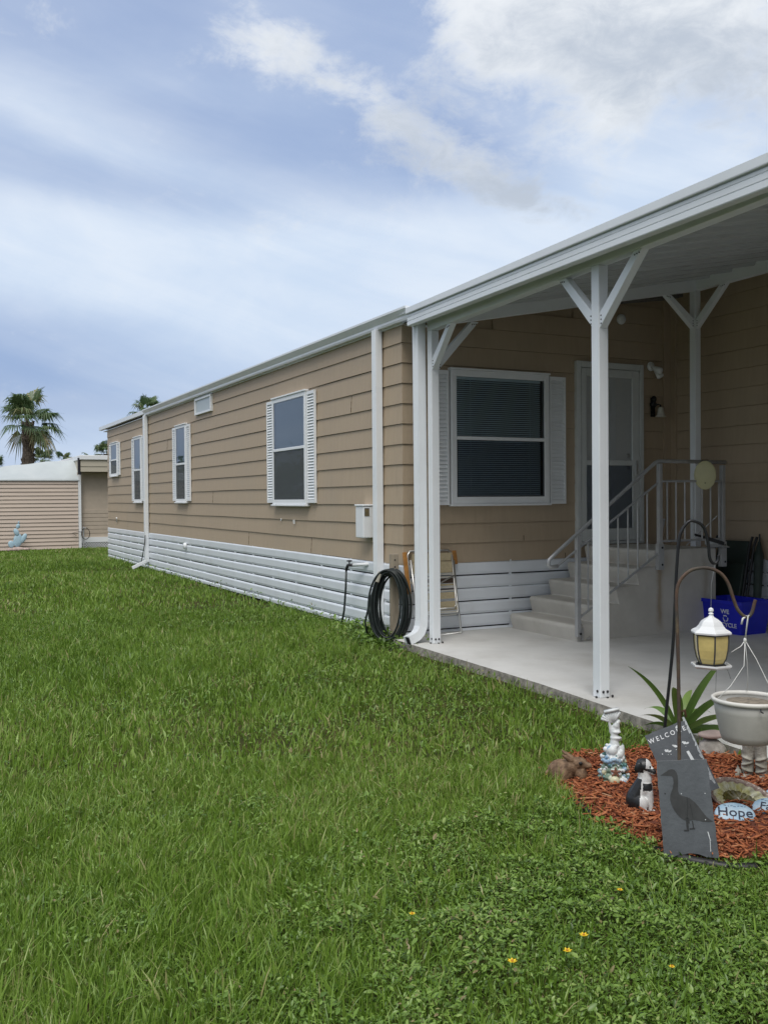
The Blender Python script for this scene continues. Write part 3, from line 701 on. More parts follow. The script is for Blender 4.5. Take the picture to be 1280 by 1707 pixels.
# lamp, bell and globe on the front wall
fl = thing('flood_light', 'small white two headed flood light on the wall beside the door', 'light', (7.68, YE-0.018, 2.92))
mb = MB(); mb.ell((-0.01, -0.012, 0.03), (0.055, 0.022, 0.055), 16, 8); mb.build('base', 'white_trim', fl, smooth=True, world=False)
for sx_, a in ((0.05, (0.06, -0.10, -0.10)), (-0.03, (0.0, -0.11, -0.02))):
    mb = MB(); A = Vector((sx_*0.5, -0.03, 0.02)); B = Vector(a); d = (B-A).normalized()
    mb.tube([A, A+d*0.03, A+d*0.05, A+d*0.13, A+d*0.145], [0.014, 0.016, 0.030, 0.043, 0.034], 12); mb.build('lamp_head', 'white_trim', fl, smooth=True, world=False)
be = thing('wall_bell', 'black iron wall bracket with a small pale bell beside the door', 'bell', (7.72, YE-0.018, 2.42))
mb = MB(); mb.bar((-0.02, -0.01, -0.05), (-0.02, -0.01, 0.17), 0.055, 0.016, (0, 1, 0)); mb.ell((-0.02, -0.03, 0.15), (0.032, 0.032, 0.04), 10, 8); mb.ell((-0.03, -0.03, 0.09), (0.05, 0.03, 0.04), 10, 8)
mb.tube([(-0.02, -0.01, 0.06), (0.01, -0.07, 0.09), (0.035, -0.075, 0.08), (0.04, -0.075, 0.055)], 0.010, 8); mb.tube([(-0.02, -0.02, -0.01), (-0.07, -0.05, -0.03), (-0.08, -0.05, 0.01), (-0.05, -0.04, 0.02)], 0.010, 8)
mb.build('bracket', 'black_iron', be, world=False)
mb = MB(); mb.lathe([(0.012, 0.06), (0.030, 0.05), (0.036, 0.01), (0.046, -0.035), (0.064, -0.055), (0.058, -0.055), (0.03, 0.0), (0.012, 0.05)], 20, (0.04, -0.075, 0.0)); mb.build('bell_cup', mat('bell_pale', (0.62, 0.60, 0.54), 0.4), be, smooth=True, world=False)
gb = MB(); gb.lathe([(0.055, 0.0), (0.06, 0.012), (0.056, 0.03), (0.03, 0.042)], 20)
gb.v = [(7.235+x, YE-0.018-z, 3.46+y) for x, y, z in gb.v]
tag(gb.build('cover_plate', 'white_trim', smooth=True), 'round white cover plate high on the front wall under the carport beam', 'cover plate')

# ------------------------------------------------------------------ blue recycling bin and folded things behind it
bn = thing('recycling_bin', 'blue plastic recycling bin with white lettering beside the steps', 'bin', (7.50, 7.08, PZ))
mat('bin_blue', (0.010, 0.018, 0.50), 0.42, var=0.08)
mb = MB()
def rrect(hx, hy, z, r=0.03, k=4):
    out = []
    for sx_, sy_, a0 in ((1, 1, 0), (-1, 1, 90), (-1, -1, 180), (1, -1, 270)):
        for q in range(k+1):
            a = rad(a0+90*q/k); out.append((sx_*(hx-r)+r*math.cos(a), sy_*(hy-r)+r*math.sin(a), z))
    return out
rows = [mb.P(*rrect(a, b, z)) for a, b, z in ((0.18, 0.25, 0.0), (0.215, 0.285, 0.30), (0.235, 0.305, 0.30), (0.235, 0.305, 0.335), (0.222, 0.292, 0.335), (0.205, 0.275, 0.29), (0.17, 0.24, 0.012))]
L = 20
for A, B in zip(rows, rows[1:]):
    for j in range(L): mb.face((A+j, A+(j+1) % L, B+(j+1) % L, B+j))
mb.face([rows[0]+j for j in reversed(range(L))]); mb.face([rows[-1]+j for j in range(L)])
mb.build('tub', 'bin_blue', bn, world=False)
mat('letter_white', (0.75, 0.77, 0.80), 0.6)
def letter(s_, size, parent, loc, rot, m_='letter_white', bold=0.0, depth=0.002, sx=1.0, name='lettering'):
    o = link(name, text_mb(s_, size, depth, bold), m_, parent, world=False); o.location = loc; o.rotation_euler = rot; o.scale = (sx, 1, 1)
    return o
# text on the -X side: reading left to right means decreasing y
tilt = rad(90)+math.atan2(0.035, 0.30)
def binrot(): return (tilt, 0, rad(-90))
def bxs(z): return -0.18-0.035*z/0.30-0.0015
letter('WE', 0.062, bn, (bxs(0.22), -0.07, 0.22), binrot(), bold=0.001, sx=1.15); letter('RECYCLE', 0.060, bn, (bxs(0.085), -0.07, 0.085), binrot(), bold=0.001, sx=1.12)
mb = MB()
for k in range(3):                                             # three chasing arrows
    a = rad(90+120*k); R_ = 0.030
    P0 = Vector((R_*math.cos(a-0.75), R_*math.sin(a-0.75), 0)); P1 = Vector((R_*math.cos(a), R_*math.sin(a), 0)); P2 = Vector((R_*math.cos(a+0.55), R_*math.sin(a+0.55), 0))
    mb.bar(P0, P1, 0.011, 0.002); mb.bar(P1, P2, 0.011, 0.002)
    d = (P2-P1).normalized(); s_ = Vector((-d.y, d.x, 0)); mb.poly([P2+s_*0.011, P2-s_*0.011, P2+d*0.014])
o = mb.build('recycling_mark', 'letter_white', bn, world=False); o.location = (bxs(0.152), -0.07, 0.152); o.rotation_euler = binrot()
mat('dark_green', (0.018, 0.032, 0.026), 0.6, var=0.2)
gc = thing('folded_chair', 'dark green folded camp chair leaning on the wall behind the blue bin', 'chair', (7.83, 7.42, PZ), 0)
mb = MB(); mb.bar((-0.10, 0.05, 0.02), (0.09, 0.05, 0.90), 0.42, 0.05, (1, 0, 0)); mb.bar((-0.05, 0.06, 0.30), (0.03, 0.06, 0.66), 0.46, 0.08, (1, 0, 0)); mb.build('fabric', 'dark_green', gc, world=False, bevel=0.015)
for y in (-0.20, -0.26, 0.28):
    mb = MB(); mb.tube([(-0.13, y, 0.0), (0.05, y+0.01, 0.86), (0.08, y, 0.95)], 0.014, 8); mb.build('leg', 'black_iron', gc, world=False)
um = thing('folded_umbrella', 'dark green closed umbrella leaning against the wall beside the folded chair', 'umbrella', (7.80, 7.06, PZ))
mb = MB(); mb.tube([(-0.02, 0, 0.16), (0.02, 0.02, 0.30), (0.09, 0.06, 0.75), (0.12, 0.08, 0.90)], [0.012, 0.04, 0.05, 0.014], 12); mb.build('canopy', 'dark_green', um, world=False)
mb = MB(); mb.tube([(-0.05, -0.01, 0.0), (-0.02, 0, 0.16), (0.13, 0.085, 0.93), (0.135, 0.09, 0.98)], 0.009, 8); mb.build('shaft', 'black_iron', um, world=False)

# ------------------------------------------------------------------ things at the near corner of the long wall
eb = thing('utility_box', 'white plastic utility box with a small grille beside the near downspout', 'utility box', (XL-0.017, 9.28, 1.20))
mb = MB(); mb.box(-0.115, 0.01, -0.10, 0.10, -0.175, 0.165); mb.build('case', 'white_trim', eb, bevel=0.010, world=False)
mb = MB(); mb.box(-0.125, 0.01, -0.108, 0.108, 0.166, 0.186); mb.build('lid', 'white_trim', eb, bevel=0.006, world=False)
mb = MB(); mb.box(-0.10, -0.045, -0.104, -0.1005, 0.06, 0.145)
mb.cur = 1
for q in range(6): mb.box(-0.098, -0.047, -0.1065, -0.1042, 0.066+q*0.013, 0.071+q*0.013)
mb.build('grille', ['bolt_dark', mat('brass_tan', (0.35, 0.28, 0.14), 0.5)], eb, world=False)

fc = thing('garden_faucet', 'outdoor faucet on white pipe with a hose hanging down the skirting', 'faucet', (XL-0.02, 9.45, 0.72))
mb = MB(); mb.tube([(0.02, -0.18, 0.02), (-0.10, 0.02, 0.0)], 0.020, 8); mb.build('pipe', 'white_trim', fc, world=False, smooth=True)
mb = MB(); mb.tube([(-0.10, 0.02, 0.0), (-0.14, 0.08, -0.005), (-0.15, 0.10, -0.06)], 0.018, 8); mb.ell((-0.13, 0.06, 0.045), (0.035, 0.035, 0.01), 10, 6); mb.tube([(-0.13, 0.06, 0.0), (-0.13, 0.06, 0.045)], 0.008, 6); mb.build('tap', 'bolt_dark', fc, world=False, smooth=True)
mat('hose_black', (0.012, 0.018, 0.018), 0.45, var=0.3, vscale=20)
mb = MB(); mb.tube([(-0.15, 0.10, -0.06), (-0.155, 0.105, -0.25), (-0.17, 0.12, -0.5), (-0.20, 0.15, -0.72)], 0.012, 8); mb.build('hose', 'hose_black', fc, world=False, smooth=True)

wp = thing('wooden_post', 'weathered grey wooden board post standing behind the coiled hose', 'post', (4.335, 8.50, 0), 0)
mat('wood_grey', (0.33, 0.285, 0.22), 0.85, var=0.2, vscale=6, vstretch=(4, 4, 0.4), bump=0.4, bscale=30)
mb = MB(); mb.box(-0.045, 0.045, -0.02, 0.02, 0.0, 0.89); mb.build('board', 'wood_grey', wp, world=False, bevel=0.004)
mb = MB()
for z in (0.83, 0.76): mb.ell((0.0, -0.0215, z), (0.009, 0.003, 0.009), 8, 6)
mb.build('screw', 'bolt_dark', wp, world=False)
mb = MB(); mb.bar((-0.02, -0.03, 0.70), (0.10, -0.06, 0.655), 0.06, 0.018); mb.bar((0.10, -0.06, 0.655), (0.155, -0.07, 0.59), 0.06, 0.018); mb.bar((-0.02, -0.03, 0.70), (-0.17, -0.03, 0.70), 0.05, 0.02); mb.bar((-0.17, -0.03, 0.72), (-0.21, -0.03, 0.62), 0.05, 0.02)
mb.build('hose_hanger', mat('hanger_tan', (0.42, 0.40, 0.33), 0.6), wp, world=False)

hc = thing('garden_hose', 'black garden hose coiled over a hanger at the house corner', 'hose', (4.26, 8.47, 0))
mb = MB(); pts = []
LOOPS = 12; NP = 36
for k in range(LOOPS):
    rx = 0.150+0.026*math.sin(k*2.1)+0.018*random.random(); rz = 0.345-0.016*(k % 3)+0.014*random.random(); off = (k-LOOPS/2)*0.010+random.uniform(-0.014, 0.014); dx_ = random.uniform(-0.03, 0.03); fan = 0.09*(k-LOOPS/2)/LOOPS
    for q in range(NP):
        a = 2*math.pi*q/NP+math.pi/2; low = (1-math.sin(a))/2
        pts.append((off+dx_*low*0.6+rx*0.72*math.cos(a)+fan*low*0.5, -0.05-rx*0.80*math.cos(a)+off*0.4+fan*low*0.5, 0.72-0.335*1.0+rz*math.sin(a)-0.02*low+0.02*math.sin(k)))
mb.tube(pts, 0.0105, 7)
mb.tube([(-0.06, 0.10, 0.66), (-0.12, 0.17, 0.45), (-0.16, 0.22, 0.2), (-0.14, 0.20, 0.03)], 0.0105, 7)
mb.build('coil', 'hose_black', hc, world=False, smooth=True)

# folded lawn chair with striped webbing against the skirting
lc = thing('lawn_chair', 'folded aluminium lawn chair with tan and brown striped webbing leaning on the skirting', 'chair', (4.735, 8.315, PZ), 0)
mat('alu', (0.62, 0.62, 0.60), 0.32, metal=0.85); mat('web_tan', (0.50, 0.42, 0.27), 0.8, var=0.1, vscale=60); mat('web_brown', (0.075, 0.05, 0.035), 0.8); mat('web_white', (0.62, 0.60, 0.54), 0.8); mat('arm_wood', (0.36, 0.17, 0.045), 0.45, var=0.2, vscale=20)
def LP(x, z, d=0.0): return (x, 0.165*z/0.86-d, z)
mb = MB()
mb.tube([LP(-0.27, 0.30), LP(-0.265, 0.80), LP(-0.235, 0.845), LP(0.215, 0.845), LP(0.245, 0.80), LP(0.27, 0.02), LP(0.26, 0.005), LP(-0.0, 0.0)], 0.0115, 8)
mb.tube([LP(-0.245, 0.76, 0.03), LP(-0.235, 0.22, 0.03), LP(-0.21, 0.20, 0.03), LP(0.21, 0.20, 0.03), LP(0.24, 0.23, 0.03), LP(0.25, 0.74, 0.03)], 0.0115, 8)
mb.tube([LP(0.225, 0.80, 0.05), LP(0.215, 0.30, 0.05), LP(0.19, 0.265, 0.05), LP(-0.1, 0.265, 0.05)], 0.010, 8)
mb.tube([LP(-0.24, 0.56, 0.055), LP(0.0, 0.50, 0.055), LP(0.24, 0.60, 0.055)], 0.008, 6)
mb.build('frame', 'alu', lc, world=False, smooth=True)
strips = [('web_tan', 0.62, 0.735), ('web_tan', 0.742, 0.822), ('web_white', 0.60, 0.612), ('web_white', 0.57, 0.585), ('web_brown', 0.515, 0.565), ('web_tan', 0.49, 0.508), ('web_white', 0.47, 0.48), ('web_brown', 0.452, 0.462), ('web_white', 0.437, 0.447), ('web_tan', 0.36, 0.425), ('web_tan', 0.245, 0.335), ('web_white', 0.22, 0.236)]
names = ['web_tan', 'web_brown', 'web_white']; mb = MB()
for m_, a, b in strips:
    mb.cur = names.index(m_); q = 0.036+0.0015*(len(mb.f) % 2)
    mb.bar(LP(-0.232, (a+b)/2, q), LP(0.235, (a+b)/2, q), 0.004, b-a, (0, 0, 1))
mb.build('webbing', names, lc, world=False)
for x in (-0.30, 0.275):
    mb = MB(); mb.bar(LP(x, 0.84, 0.012), LP(x+0.005, 0.42 if x < 0 else 0.70, 0.012), 0.022, 0.045, (1, 0, 0)); mb.build('armrest', 'arm_wood', lc, world=False, bevel=0.006)

# ------------------------------------------------------------------ neighbour's house beyond the lawn
nb = thing('neighbour_house', 'low pinkish lap sided house with white membrane roof beyond the lawn', 'house', (0, 31, 0))
mat('pink_siding', (0.55, 0.46, 0.39), 0.6, var=0.04, vscale=3, vstretch=(0.3, 1, 3)); mat('beige_panel', (0.47, 0.40, 0.325), 0.6, var=0.04)
mat('membrane', (0.43, 0.47, 0.48), 0.65, var=0.06, vscale=1.6, dirt=(0.46, 0.48, 0.48), dscale=0.8, damt=0.5)
NY = 29.6
mb = MB(); z = 0.02; e = 0.1135
while z < 2.05:
    mb.poly([(-0.2, NY-0.028, z), (4.49, NY-0.028, z), (4.49, NY-0.003, z+e), (-0.2, NY-0.003, z+e)]); mb.poly([(-0.2, NY, z), (4.49, NY, z), (4.49, NY-0.028, z), (-0.2, NY-0.028, z)]); z += e
mb.build('wall', 'pink_siding', nb)
mb = MB(); mb.box(-0.2, 4.47, NY+0.01, NY+9, 0, 2.05); mb.build('wall_core', 'pink_siding', nb)
mb = MB(); NXr, NYr = 40, 8                                     # sagging membrane roof
rows = []
for j in range(NYr+1):
    v = j/NYr; r = []
    for i in range(NXr+1):
        u = i/NXr; x = -0.3+4.82*u; ridge = 0.28+0.40*max(0, (x-1.5)/3.0)
        zz = 2.07+ridge*v+0.018*math.sin(x*1.7+v*3)*v+0.012*math.sin(x*6.1+v*5)*v+0.02*math.sin(v*3.1)*math.sin(x*2.7)
        r.append((x+0.12*v, NY-0.06+1.0*v, zz))
    rows.append(mb.P(*r))
for A, B in zip(rows, rows[1:]):
    for i in range(NXr): mb.face((A+i, A+i+1, B+i+1, B+i))
r0 = mb.P(*[(-0.3+4.82*i/NXr, NY-0.06, 2.045) for i in range(NXr+1)])
for i in range(NXr): mb.face((r0+i, r0+i+1, rows[0]+i+1, rows[0]+i))
mb.build('roof', 'membrane', nb, smooth=True)
mb = MB(); mb.box(4.495, 4.575, NY-0.045, NY+0.02, 0.02, 2.30); mb.build('corner_trim', 'white_trim', nb)
mb = MB(); mb.box(4.50, 8.6, NY+0.12, NY+6, 0.30, 2.30); 
for k in range(7): mb.box(4.58, 8.6, NY+0.105, NY+0.118, 0.34+k*0.12, 0.448+k*0.12)
mb.build('side_wall', 'beige_panel', nb)
mb = MB(); mb.box(4.53, 8.6, NY-0.30, NY+6, 2.31, 2.66); mb.box(4.53, 8.6, NY-0.315, NY-0.3005, 2.47, 2.65); mb.build('roof_band', mat('band_tan', (0.50, 0.46, 0.37), 0.6), nb)
mb = MB(); mb.box(4.50, 8.62, NY-0.36, NY+6.1, 2.665, 2.80); mb.build('eave_fascia', 'white_trim', nb, bevel=0.01)
mb = MB(); mb.lathe([(0.05, 0), (0.05, 0.5)], 10, (4.50, NY-0.25, 2.22)); mb.build('eave_downspout', 'bolt_dark', nb)
mb = MB(); mb.box(4.57, 8.6, NY+0.06, NY+0.10, 0.19, 0.34); mb.build('skirt_board', 'white_trim', nb)
mb = MB()
x = 4.45
while x < 5.9:
    for d in (-1, 1): mb.bar((x, NY+0.08+0.012*d, 0.0 if d > 0 else 0.19), (x+0.19, NY+0.08+0.012*d, 0.19 if d > 0 else 0.0), 0.008, 0.020, (0, 0, 1))
    x += 0.075
mb.build('lattice', 'white_trim', nb)
mb = MB(); mb.box(4.55, 8.6, NY+0.13, NY+0.16, 0.0, 0.2); mb.build('crawl_space', 'dark_gap', nb)
nf = thing('yard_hydrant', 'thin standpipe with a looped cable by the corner of the pinkish house', 'standpipe', (4.62, NY-0.12, 0))
mb = MB(); mb.tube([(0, 0, 0), (0, 0, 0.66)], 0.022, 8); mb.tube([(0, -0.02, 0.62), (0.07, -0.06, 0.63)], 0.016, 6); mb.build('pipe', 'rail_grey', nf, world=False)
mb = MB(); mb.tube([(0.05+0.12*math.sin(a), -0.05, 0.46+0.17*math.cos(a)) for a in np.linspace(0, 6.0, 24)], 0.010, 6); mb.tube([(0, 0.0, 0.5), (-0.15, 0, 0.52), (-0.32, 0.04, 0.48), (-0.2, 0.05, 0.40)], 0.008, 6); mb.build('cable', 'black_plastic', nf, world=False)

ca = thing('cactus_ornament', 'pale blue prickly pear shaped yard ornament on a pinkish rock base against the far wall', 'ornament', (2.76, NY-0.25, 0), -8)
mat('pale_blue', (0.36, 0.52, 0.62), 0.6, var=0.12, vscale=8); mat('pink_rock', (0.42, 0.33, 0.30), 0.9, var=0.2, vscale=9)
mb = MB()
for c_, r_, a in (((0.0, 0, 0.31), (0.125, 0.035, 0.20), 8), ((-0.035, -0.02, 0.55), (0.07, 0.03, 0.115), -22), ((0.01, -0.02, 0.72), (0.055, 0.028, 0.075), 15), ((0.16, 0.0, 0.37), (0.07, 0.03, 0.15), 25), ((-0.18, 0.0, 0.20), (0.085, 0.03, 0.105), -12), ((0.03, 0, 0.83), (0.025, 0.02, 0.04), 0)):
    mb.ell(c_, r_, 14, 8, Matrix.Rotation(rad(a), 3, 'Y'))
mb.build('pads', 'pale_blue', ca, world=False, smooth=True)
mb = MB()
for c_, r_ in (((0, -0.05, 0.05), (0.20, 0.10, 0.075)), ((0.2, -0.02, 0.05), (0.13, 0.08, 0.05)), ((-0.2, -0.03, 0.04), (0.12, 0.08, 0.055))): mb.ell(c_, r_, 9, 6)
mb.build('rock_base', 'pink_rock', ca, world=False)

# ------------------------------------------------------------------ palms beyond
tint_mat('palm_leaf', [(0.0, (0.060, 0.105, 0.045)), (0.5, (0.105, 0.165, 0.070)), (0.85, (0.19, 0.24, 0.11)), (1.0, (0.42, 0.35, 0.20))], 0.5, 0.3)
mat('palm_trunk', (0.17, 0.135, 0.11), 0.95, var=0.4, vscale=6, vstretch=(1, 1, 3), bump=0.8, bscale=12)
def fan_palm(name, label, x, y, zc, R, tr, nleaf=42, seed=1, group='palms beyond the houses', dead=6):
    r = random.Random(seed); t = thing(name, label, 'palm tree', (x, y, 0), 0, group)
    mb = MB(); prof = []
    for k in range(26):
        z = (zc-0.12*R)*k/25; prof.append((tr*(1.12-0.12*k/25)*(1+0.10*(k % 2))*r.uniform(0.94, 1.06), z))
    mb.lathe(prof, 12)
    for k in range(70):                                        # old leaf boots
        a = r.uniform(0, 6.28); z = r.uniform(0.35, 0.98)*(zc-0.12*R); d = Vector((math.cos(a), math.sin(a), 0))
        mb.bar(d*tr*0.95+Vector((0, 0, z)), d*(tr*1.35)+Vector((0, 0, z+0.16*R)), 0.06*R, 0.03*R)
    mb.build('trunk', 'palm_trunk', t, world=False)
    V, F, T = [], [], []
    for k in range(nleaf+dead):
        old = k >= nleaf
        a = r.uniform(0, 6.283); up = r.uniform(-0.42, 1.25) if not old else r.uniform(-1.0, -0.6)
        d = Vector((math.cos(a)*math.cos(up), math.sin(a)*math.cos(up), math.sin(up)))
        L = R*r.uniform(0.40, 0.60); c0 = Vector((0, 0, zc-0.05*R)); hub = c0+d*L+Vector((0, 0, -0.10*R*(1-abs(math.sin(up)))))
        side = d.cross(Vector((0, 0, 1))); side.normalize(); upv = side.cross(d)
        tint = min(1, max(0, (r.uniform(0.86, 1.0) if old else r.uniform(0.0, 0.85))))
        w = 0.014*R
        i = len(V); V += [c0+side*w, c0-side*w, hub-side*w, hub+side*w]; F.append((i, i+1, i+2, i+3)); T.append(0.8)
        NS = 26; fr = R*r.uniform(0.44, 0.60)
        for s_ in range(NS):
            th = -2.1+4.2*s_/(NS-1); dd = d*math.cos(th)+side*math.sin(th)
            cup = upv*(0.10*abs(math.sin(th)))
            Ln = fr*(0.72+0.28*math.cos(th))*r.uniform(0.9, 1.08)
            nrm = dd.cross(upv); nrm.normalize(); ww = fr*0.042
            m_ = hub+(dd+cup)*Ln*0.58; tip = hub+(dd+cup)*Ln*r.uniform(0.85, 1.1)+Vector((0, 0, -Ln*r.uniform(0.15, 0.75)))
            i = len(V); V += [hub, m_+nrm*ww, tip, m_-nrm*ww]; F.append((i, i+1, i+2, i+3)); T.append(min(1, max(0, tint+r.uniform(-0.12, 0.12))))
    me = bpy.data.meshes.new('crown'); me.from_pydata([tuple(p) for p in V], [], F); a_ = me.attributes.new('tint', 'FLOAT', 'FACE'); a_.data.foreach_set('value', T)
    link('crown', me, 'palm_leaf', t, world=False)
    return t
fan_palm('palm_tree', 'tall fan palm with thick brown trunk rising behind the pinkish house', 4.99, 47.8, 5.40, 1.85, 0.225, 24, 4, dead=4)
fan_palm('palm_tree', 'small fan palm just right of the tall palm behind the white roof', 7.5, 63.3, 4.1, 1.05, 0.14, 26, 5)
fan_palm('palm_tree', 'lowest fan palm tuft showing over the white roof', 7.9, 57.6, 3.75, 0.85, 0.13, 20, 8, dead=3)
fan_palm('palm_tree', 'sparse palm top rising above the tan band of the far house', 10.35, 61.9, 4.25, 0.95, 0.12, 9, 9, dead=2)
fan_palm('palm_tree', 'small leafy palm crown against the far corner of the tan home', 10.2, 56.4, 4.25, 0.95, 0.14, 24, 12, dead=3)
fan_palm('palm_tree', 'dark palm crown showing over the eave of the tan home', 10.14, 45.3, 5.72, 1.05, 0.16, 20, 15)
fan_palm('palm_tree', 'palm crown at the left edge of the view behind the white roof', 4.4, 59.1, 3.5, 0.95, 0.15, 24, 17)

# a far row of trees past the lawn (seen mirrored in the side windows)
tint_mat('tree_leaf', [(0.0, (0.035, 0.065, 0.018)), (0.6, (0.075, 0.125, 0.035)), (1.0, (0.13, 0.18, 0.06))], 0.6, 0.2)
r = np.random.default_rng(3); Vs, Ts = [], []
for x, y, h, r0 in ((-2.2, 47, 3.1, 1.5), (-5.0, 49, 4.0, 2.0), (-8.6, 46, 3.4, 2.2), (-12.5, 48, 4.6, 2.4), (-17, 46, 3.8, 2.6)):
    N = 3000; cl = r.normal(0, 1, (30, 3)); cl /= np.linalg.norm(cl, axis=1)[:, None]; cl *= r.uniform(0.4, 1.0, (30, 1)); idx = r.integers(0, 30, N)
    c = cl[idx]*np.array([r0, r0, h*0.45])+r.normal(0, 0.15*r0, (N, 3))+np.array([x, y, h*0.5]); c[:, 2] = np.abs(c[:, 2]); d = r.normal(0, 1, (N, 3)); d /= np.linalg.norm(d, axis=1)[:, None]; s_ = np.cross(d, r.normal(0, 1, (N, 3))); s_ /= np.linalg.norm(s_, axis=1)[:, None]
    Vs.append(np.stack([c-d*0.15, c+s_*0.08, c+d*0.15, c-s_*0.08], 1).reshape(-1, 3)); Ts.append(np.clip(0.5+0.25*r.normal(0, 1, 30)[idx]+0.12*r.normal(0, 1, N), 0, 1))
V = np.concatenate(Vs); me = bpy.data.meshes.new('tree_row'); me.from_pydata(V.tolist(), [], [(4*i, 4*i+1, 4*i+2, 4*i+3) for i in range(len(V)//4)])
a_ = me.attributes.new('tint', 'FLOAT', 'FACE'); a_.data.foreach_set('value', np.concatenate(Ts).astype(np.float32)); tag(link('tree_row', me, 'tree_leaf'), 'far row of bushy green trees past the lawn', 'trees', kind='stuff')
# ------------------------------------------------------------------ flower bed ornaments (local X = image right, Y = away)
FACE = -40
mat('slate', (0.082, 0.092, 0.104), 0.72, var=0.14, vscale=7, bump=0.45, bscale=24, dirt=(0.13, 0.142, 0.155), dscale=6, damt=0.5)
mat('slate_edge', (0.26, 0.27, 0.275), 0.85, var=0.2, vscale=25); mat('slate_dark', (0.036, 0.038, 0.040), 0.75, var=0.25, vscale=14)
mat('paint_white', (0.62, 0.65, 0.67), 0.7, var=0.1, vscale=20); mat('paint_soft', (0.40, 0.43, 0.45), 0.8, var=0.15, vscale=20)

def slab(poly, th, parent, name='panel'):
    mb = MB(); n_ = len(poly)
    fr = mb.P(*[(x, 0, z) for x, z in poly]); bk = mb.P(*[(x, th, z) for x, z in poly])
    mb.face([fr+j for j in range(n_)]); mb.face([bk+j for j in reversed(range(n_))]); mb.cur = 1
    for j in range(n_): mb.face((fr+j, bk+j, bk+(j+1) % n_, fr+(j+1) % n_))
    return mb.build(name, ['slate', 'slate_edge'], parent, world=False)
def rough(poly, amp, step=0.018, seed=1):
    r = random.Random(seed); out = []
    for k in range(len(poly)):
        a, b = Vector(poly[k]), Vector(poly[(k+1) % len(poly)]); m_ = max(1, int((b-a).length/step)); nrm = Vector((-(b-a).y, (b-a).x)).normalized()
        for q in range(m_):
            p = a+(b-a)*q/m_; 
            if q: p = p+nrm*r.uniform(-amp, amp)
            out.append((p.x, p.y))
    return out
# goose slate
gs = thing('slate_plaque', 'grey slate plaque with a dark goose silhouette standing at the front of the mulch bed', 'plaque', (2.745, 2.812, 0.0), -33)
gs.rotation_euler = (rad(-13), rad(-3.2), rad(-33))
gw, gh = 0.205, 0.392
slab(rough([(-0.104, 0.0), (-0.080, 0.016), (-0.05, 0.028), (-0.01, 0.034), (0.03, 0.030), (0.06, 0.018), (0.106, 0.012), (0.099, gh), (-0.096, gh-0.002), (-0.099, gh-0.03)], 0.0016), 0.011, gs)
def gp2(p):  # zoomed-photo pixel to plaque coordinates
    y = (p[1]-585)/1050; x = (p[0]-(72+y*100))/558
    return ((x-0.5)*0.198, gh*(1-y))
goose = [(112, 738), (140, 724), (172, 706), (205, 684), (240, 675), (268, 684), (290, 708), (304, 745), (310, 800), (308, 860), (308, 905), (322, 940), (352, 957), (392, 966), (440, 986), (488, 1025), (530, 1070), (572, 1122), (612, 1172), (655, 1208), (690, 1226), (640, 1232), (585, 1228), (530, 1216), (470, 1205), (432, 1212), (385, 1210), (345, 1192), (300, 1148), (262, 1098), (236, 1045), (220, 990), (222, 945), (238, 905), (252, 868), (260, 820), (256, 772), (240, 750), (215, 746), (170, 744)]
mb = MB(); mb.poly([(gp2(p)[0], -0.0012, gp2(p)[1]) for p in goose]); mb.build('goose_silhouette', 'slate_dark', gs, world=False)
mat('slate_line', (0.022, 0.024, 0.026), 0.7)
mb = MB()
def ln(a, b, w): 
    a, b = gp2(a), gp2(b); mb.bar((a[0], -0.0018, a[1]), (b[0], -0.0018, b[1]), w, 0.0006, (0, 1, 0))
for a, b, w in (((405, 970), (412, 1080), 0.003), ((412, 1080), (402, 1190), 0.0025), ((400, 1180), (412, 1305), 0.008), ((415, 1180), (424, 1240), 0.006), ((462, 1215), (474, 1290), 0.0035), ((370, 1310), (425, 1312), 0.005), ((430, 1295), (492, 1294), 0.004), ((440, 1040), (470, 1190), 0.002)): ln(a, b, w)
mb.build('goose_legs', 'slate_line', gs, world=False)
mb = MB(); 
for a, b, w in (((628, 1330), (655, 1420), 0.0035), ((650, 1400), (656, 1530), 0.0022)): ln(a, b, w)
for q in ((604, 938), (604, 1207), (345, 935)): p = gp2(q); mb.ell((p[0], -0.001, p[1]), (0.002, 0.001, 0.002), 8, 6)
mb.build('scratch', 'paint_white', gs, world=False)
mb = MB(); p = gp2((165, 928)); mb.ell((p[0], -0.0015, p[1]), (0.003, 0.001, 0.003), 8, 6); mb.build('hole', 'slate_line', gs, world=False)

# welcome slate on the far side
ws = thing('welcome_slate', 'tilted dark slate reading WELCOME with flaking white paint behind the goose plaque', 'sign', (3.142, 3.300, 0.236), -38)
ws.rotation_euler = (rad(-22), rad(-24), rad(-36))
slab(rough([(-0.095, -0.175), (0.112, -0.175), (0.108, 0.155), (-0.095, 0.155)], 0.002, 0.02, 4), 0.012, ws)
o = letter('W E L C O M E', 0.030, ws, (0.000, -0.0012, 0.120), (rad(90), 0, 0), bold=0.0003, depth=0.0008, sx=0.92)
r_ = random.Random(5); mb = MB()
flake = [0]
def blot(x, z, rx, rz, k=9, y=-0.0010):
    mb.poly([(x+rx*math.cos(2*math.pi*j/k)*r_.uniform(0.6, 1.2), y, z+rz*math.sin(2*math.pi*j/k)*r_.uniform(0.6, 1.2)) for j in range(k)])
for x, z in ((-0.030, 0.055), (0.012, 0.062), (0.058, 0.060)):
    blot(x, z, 0.008, 0.006); blot(x+0.010, z-0.005, 0.011, 0.004, y=-0.0013); blot(x-0.006, z+0.006, 0.005, 0.004, y=-0.0016); blot(x-0.002, z-0.016, 0.002, 0.002)
blot(-0.055, 0.05, 0.003, 0.003); blot(-0.02, 0.035, 0.002, 0.002); blot(-0.05, -0.01, 0.006, 0.004); blot(0.06, 0.137, 0.012, 0.008)
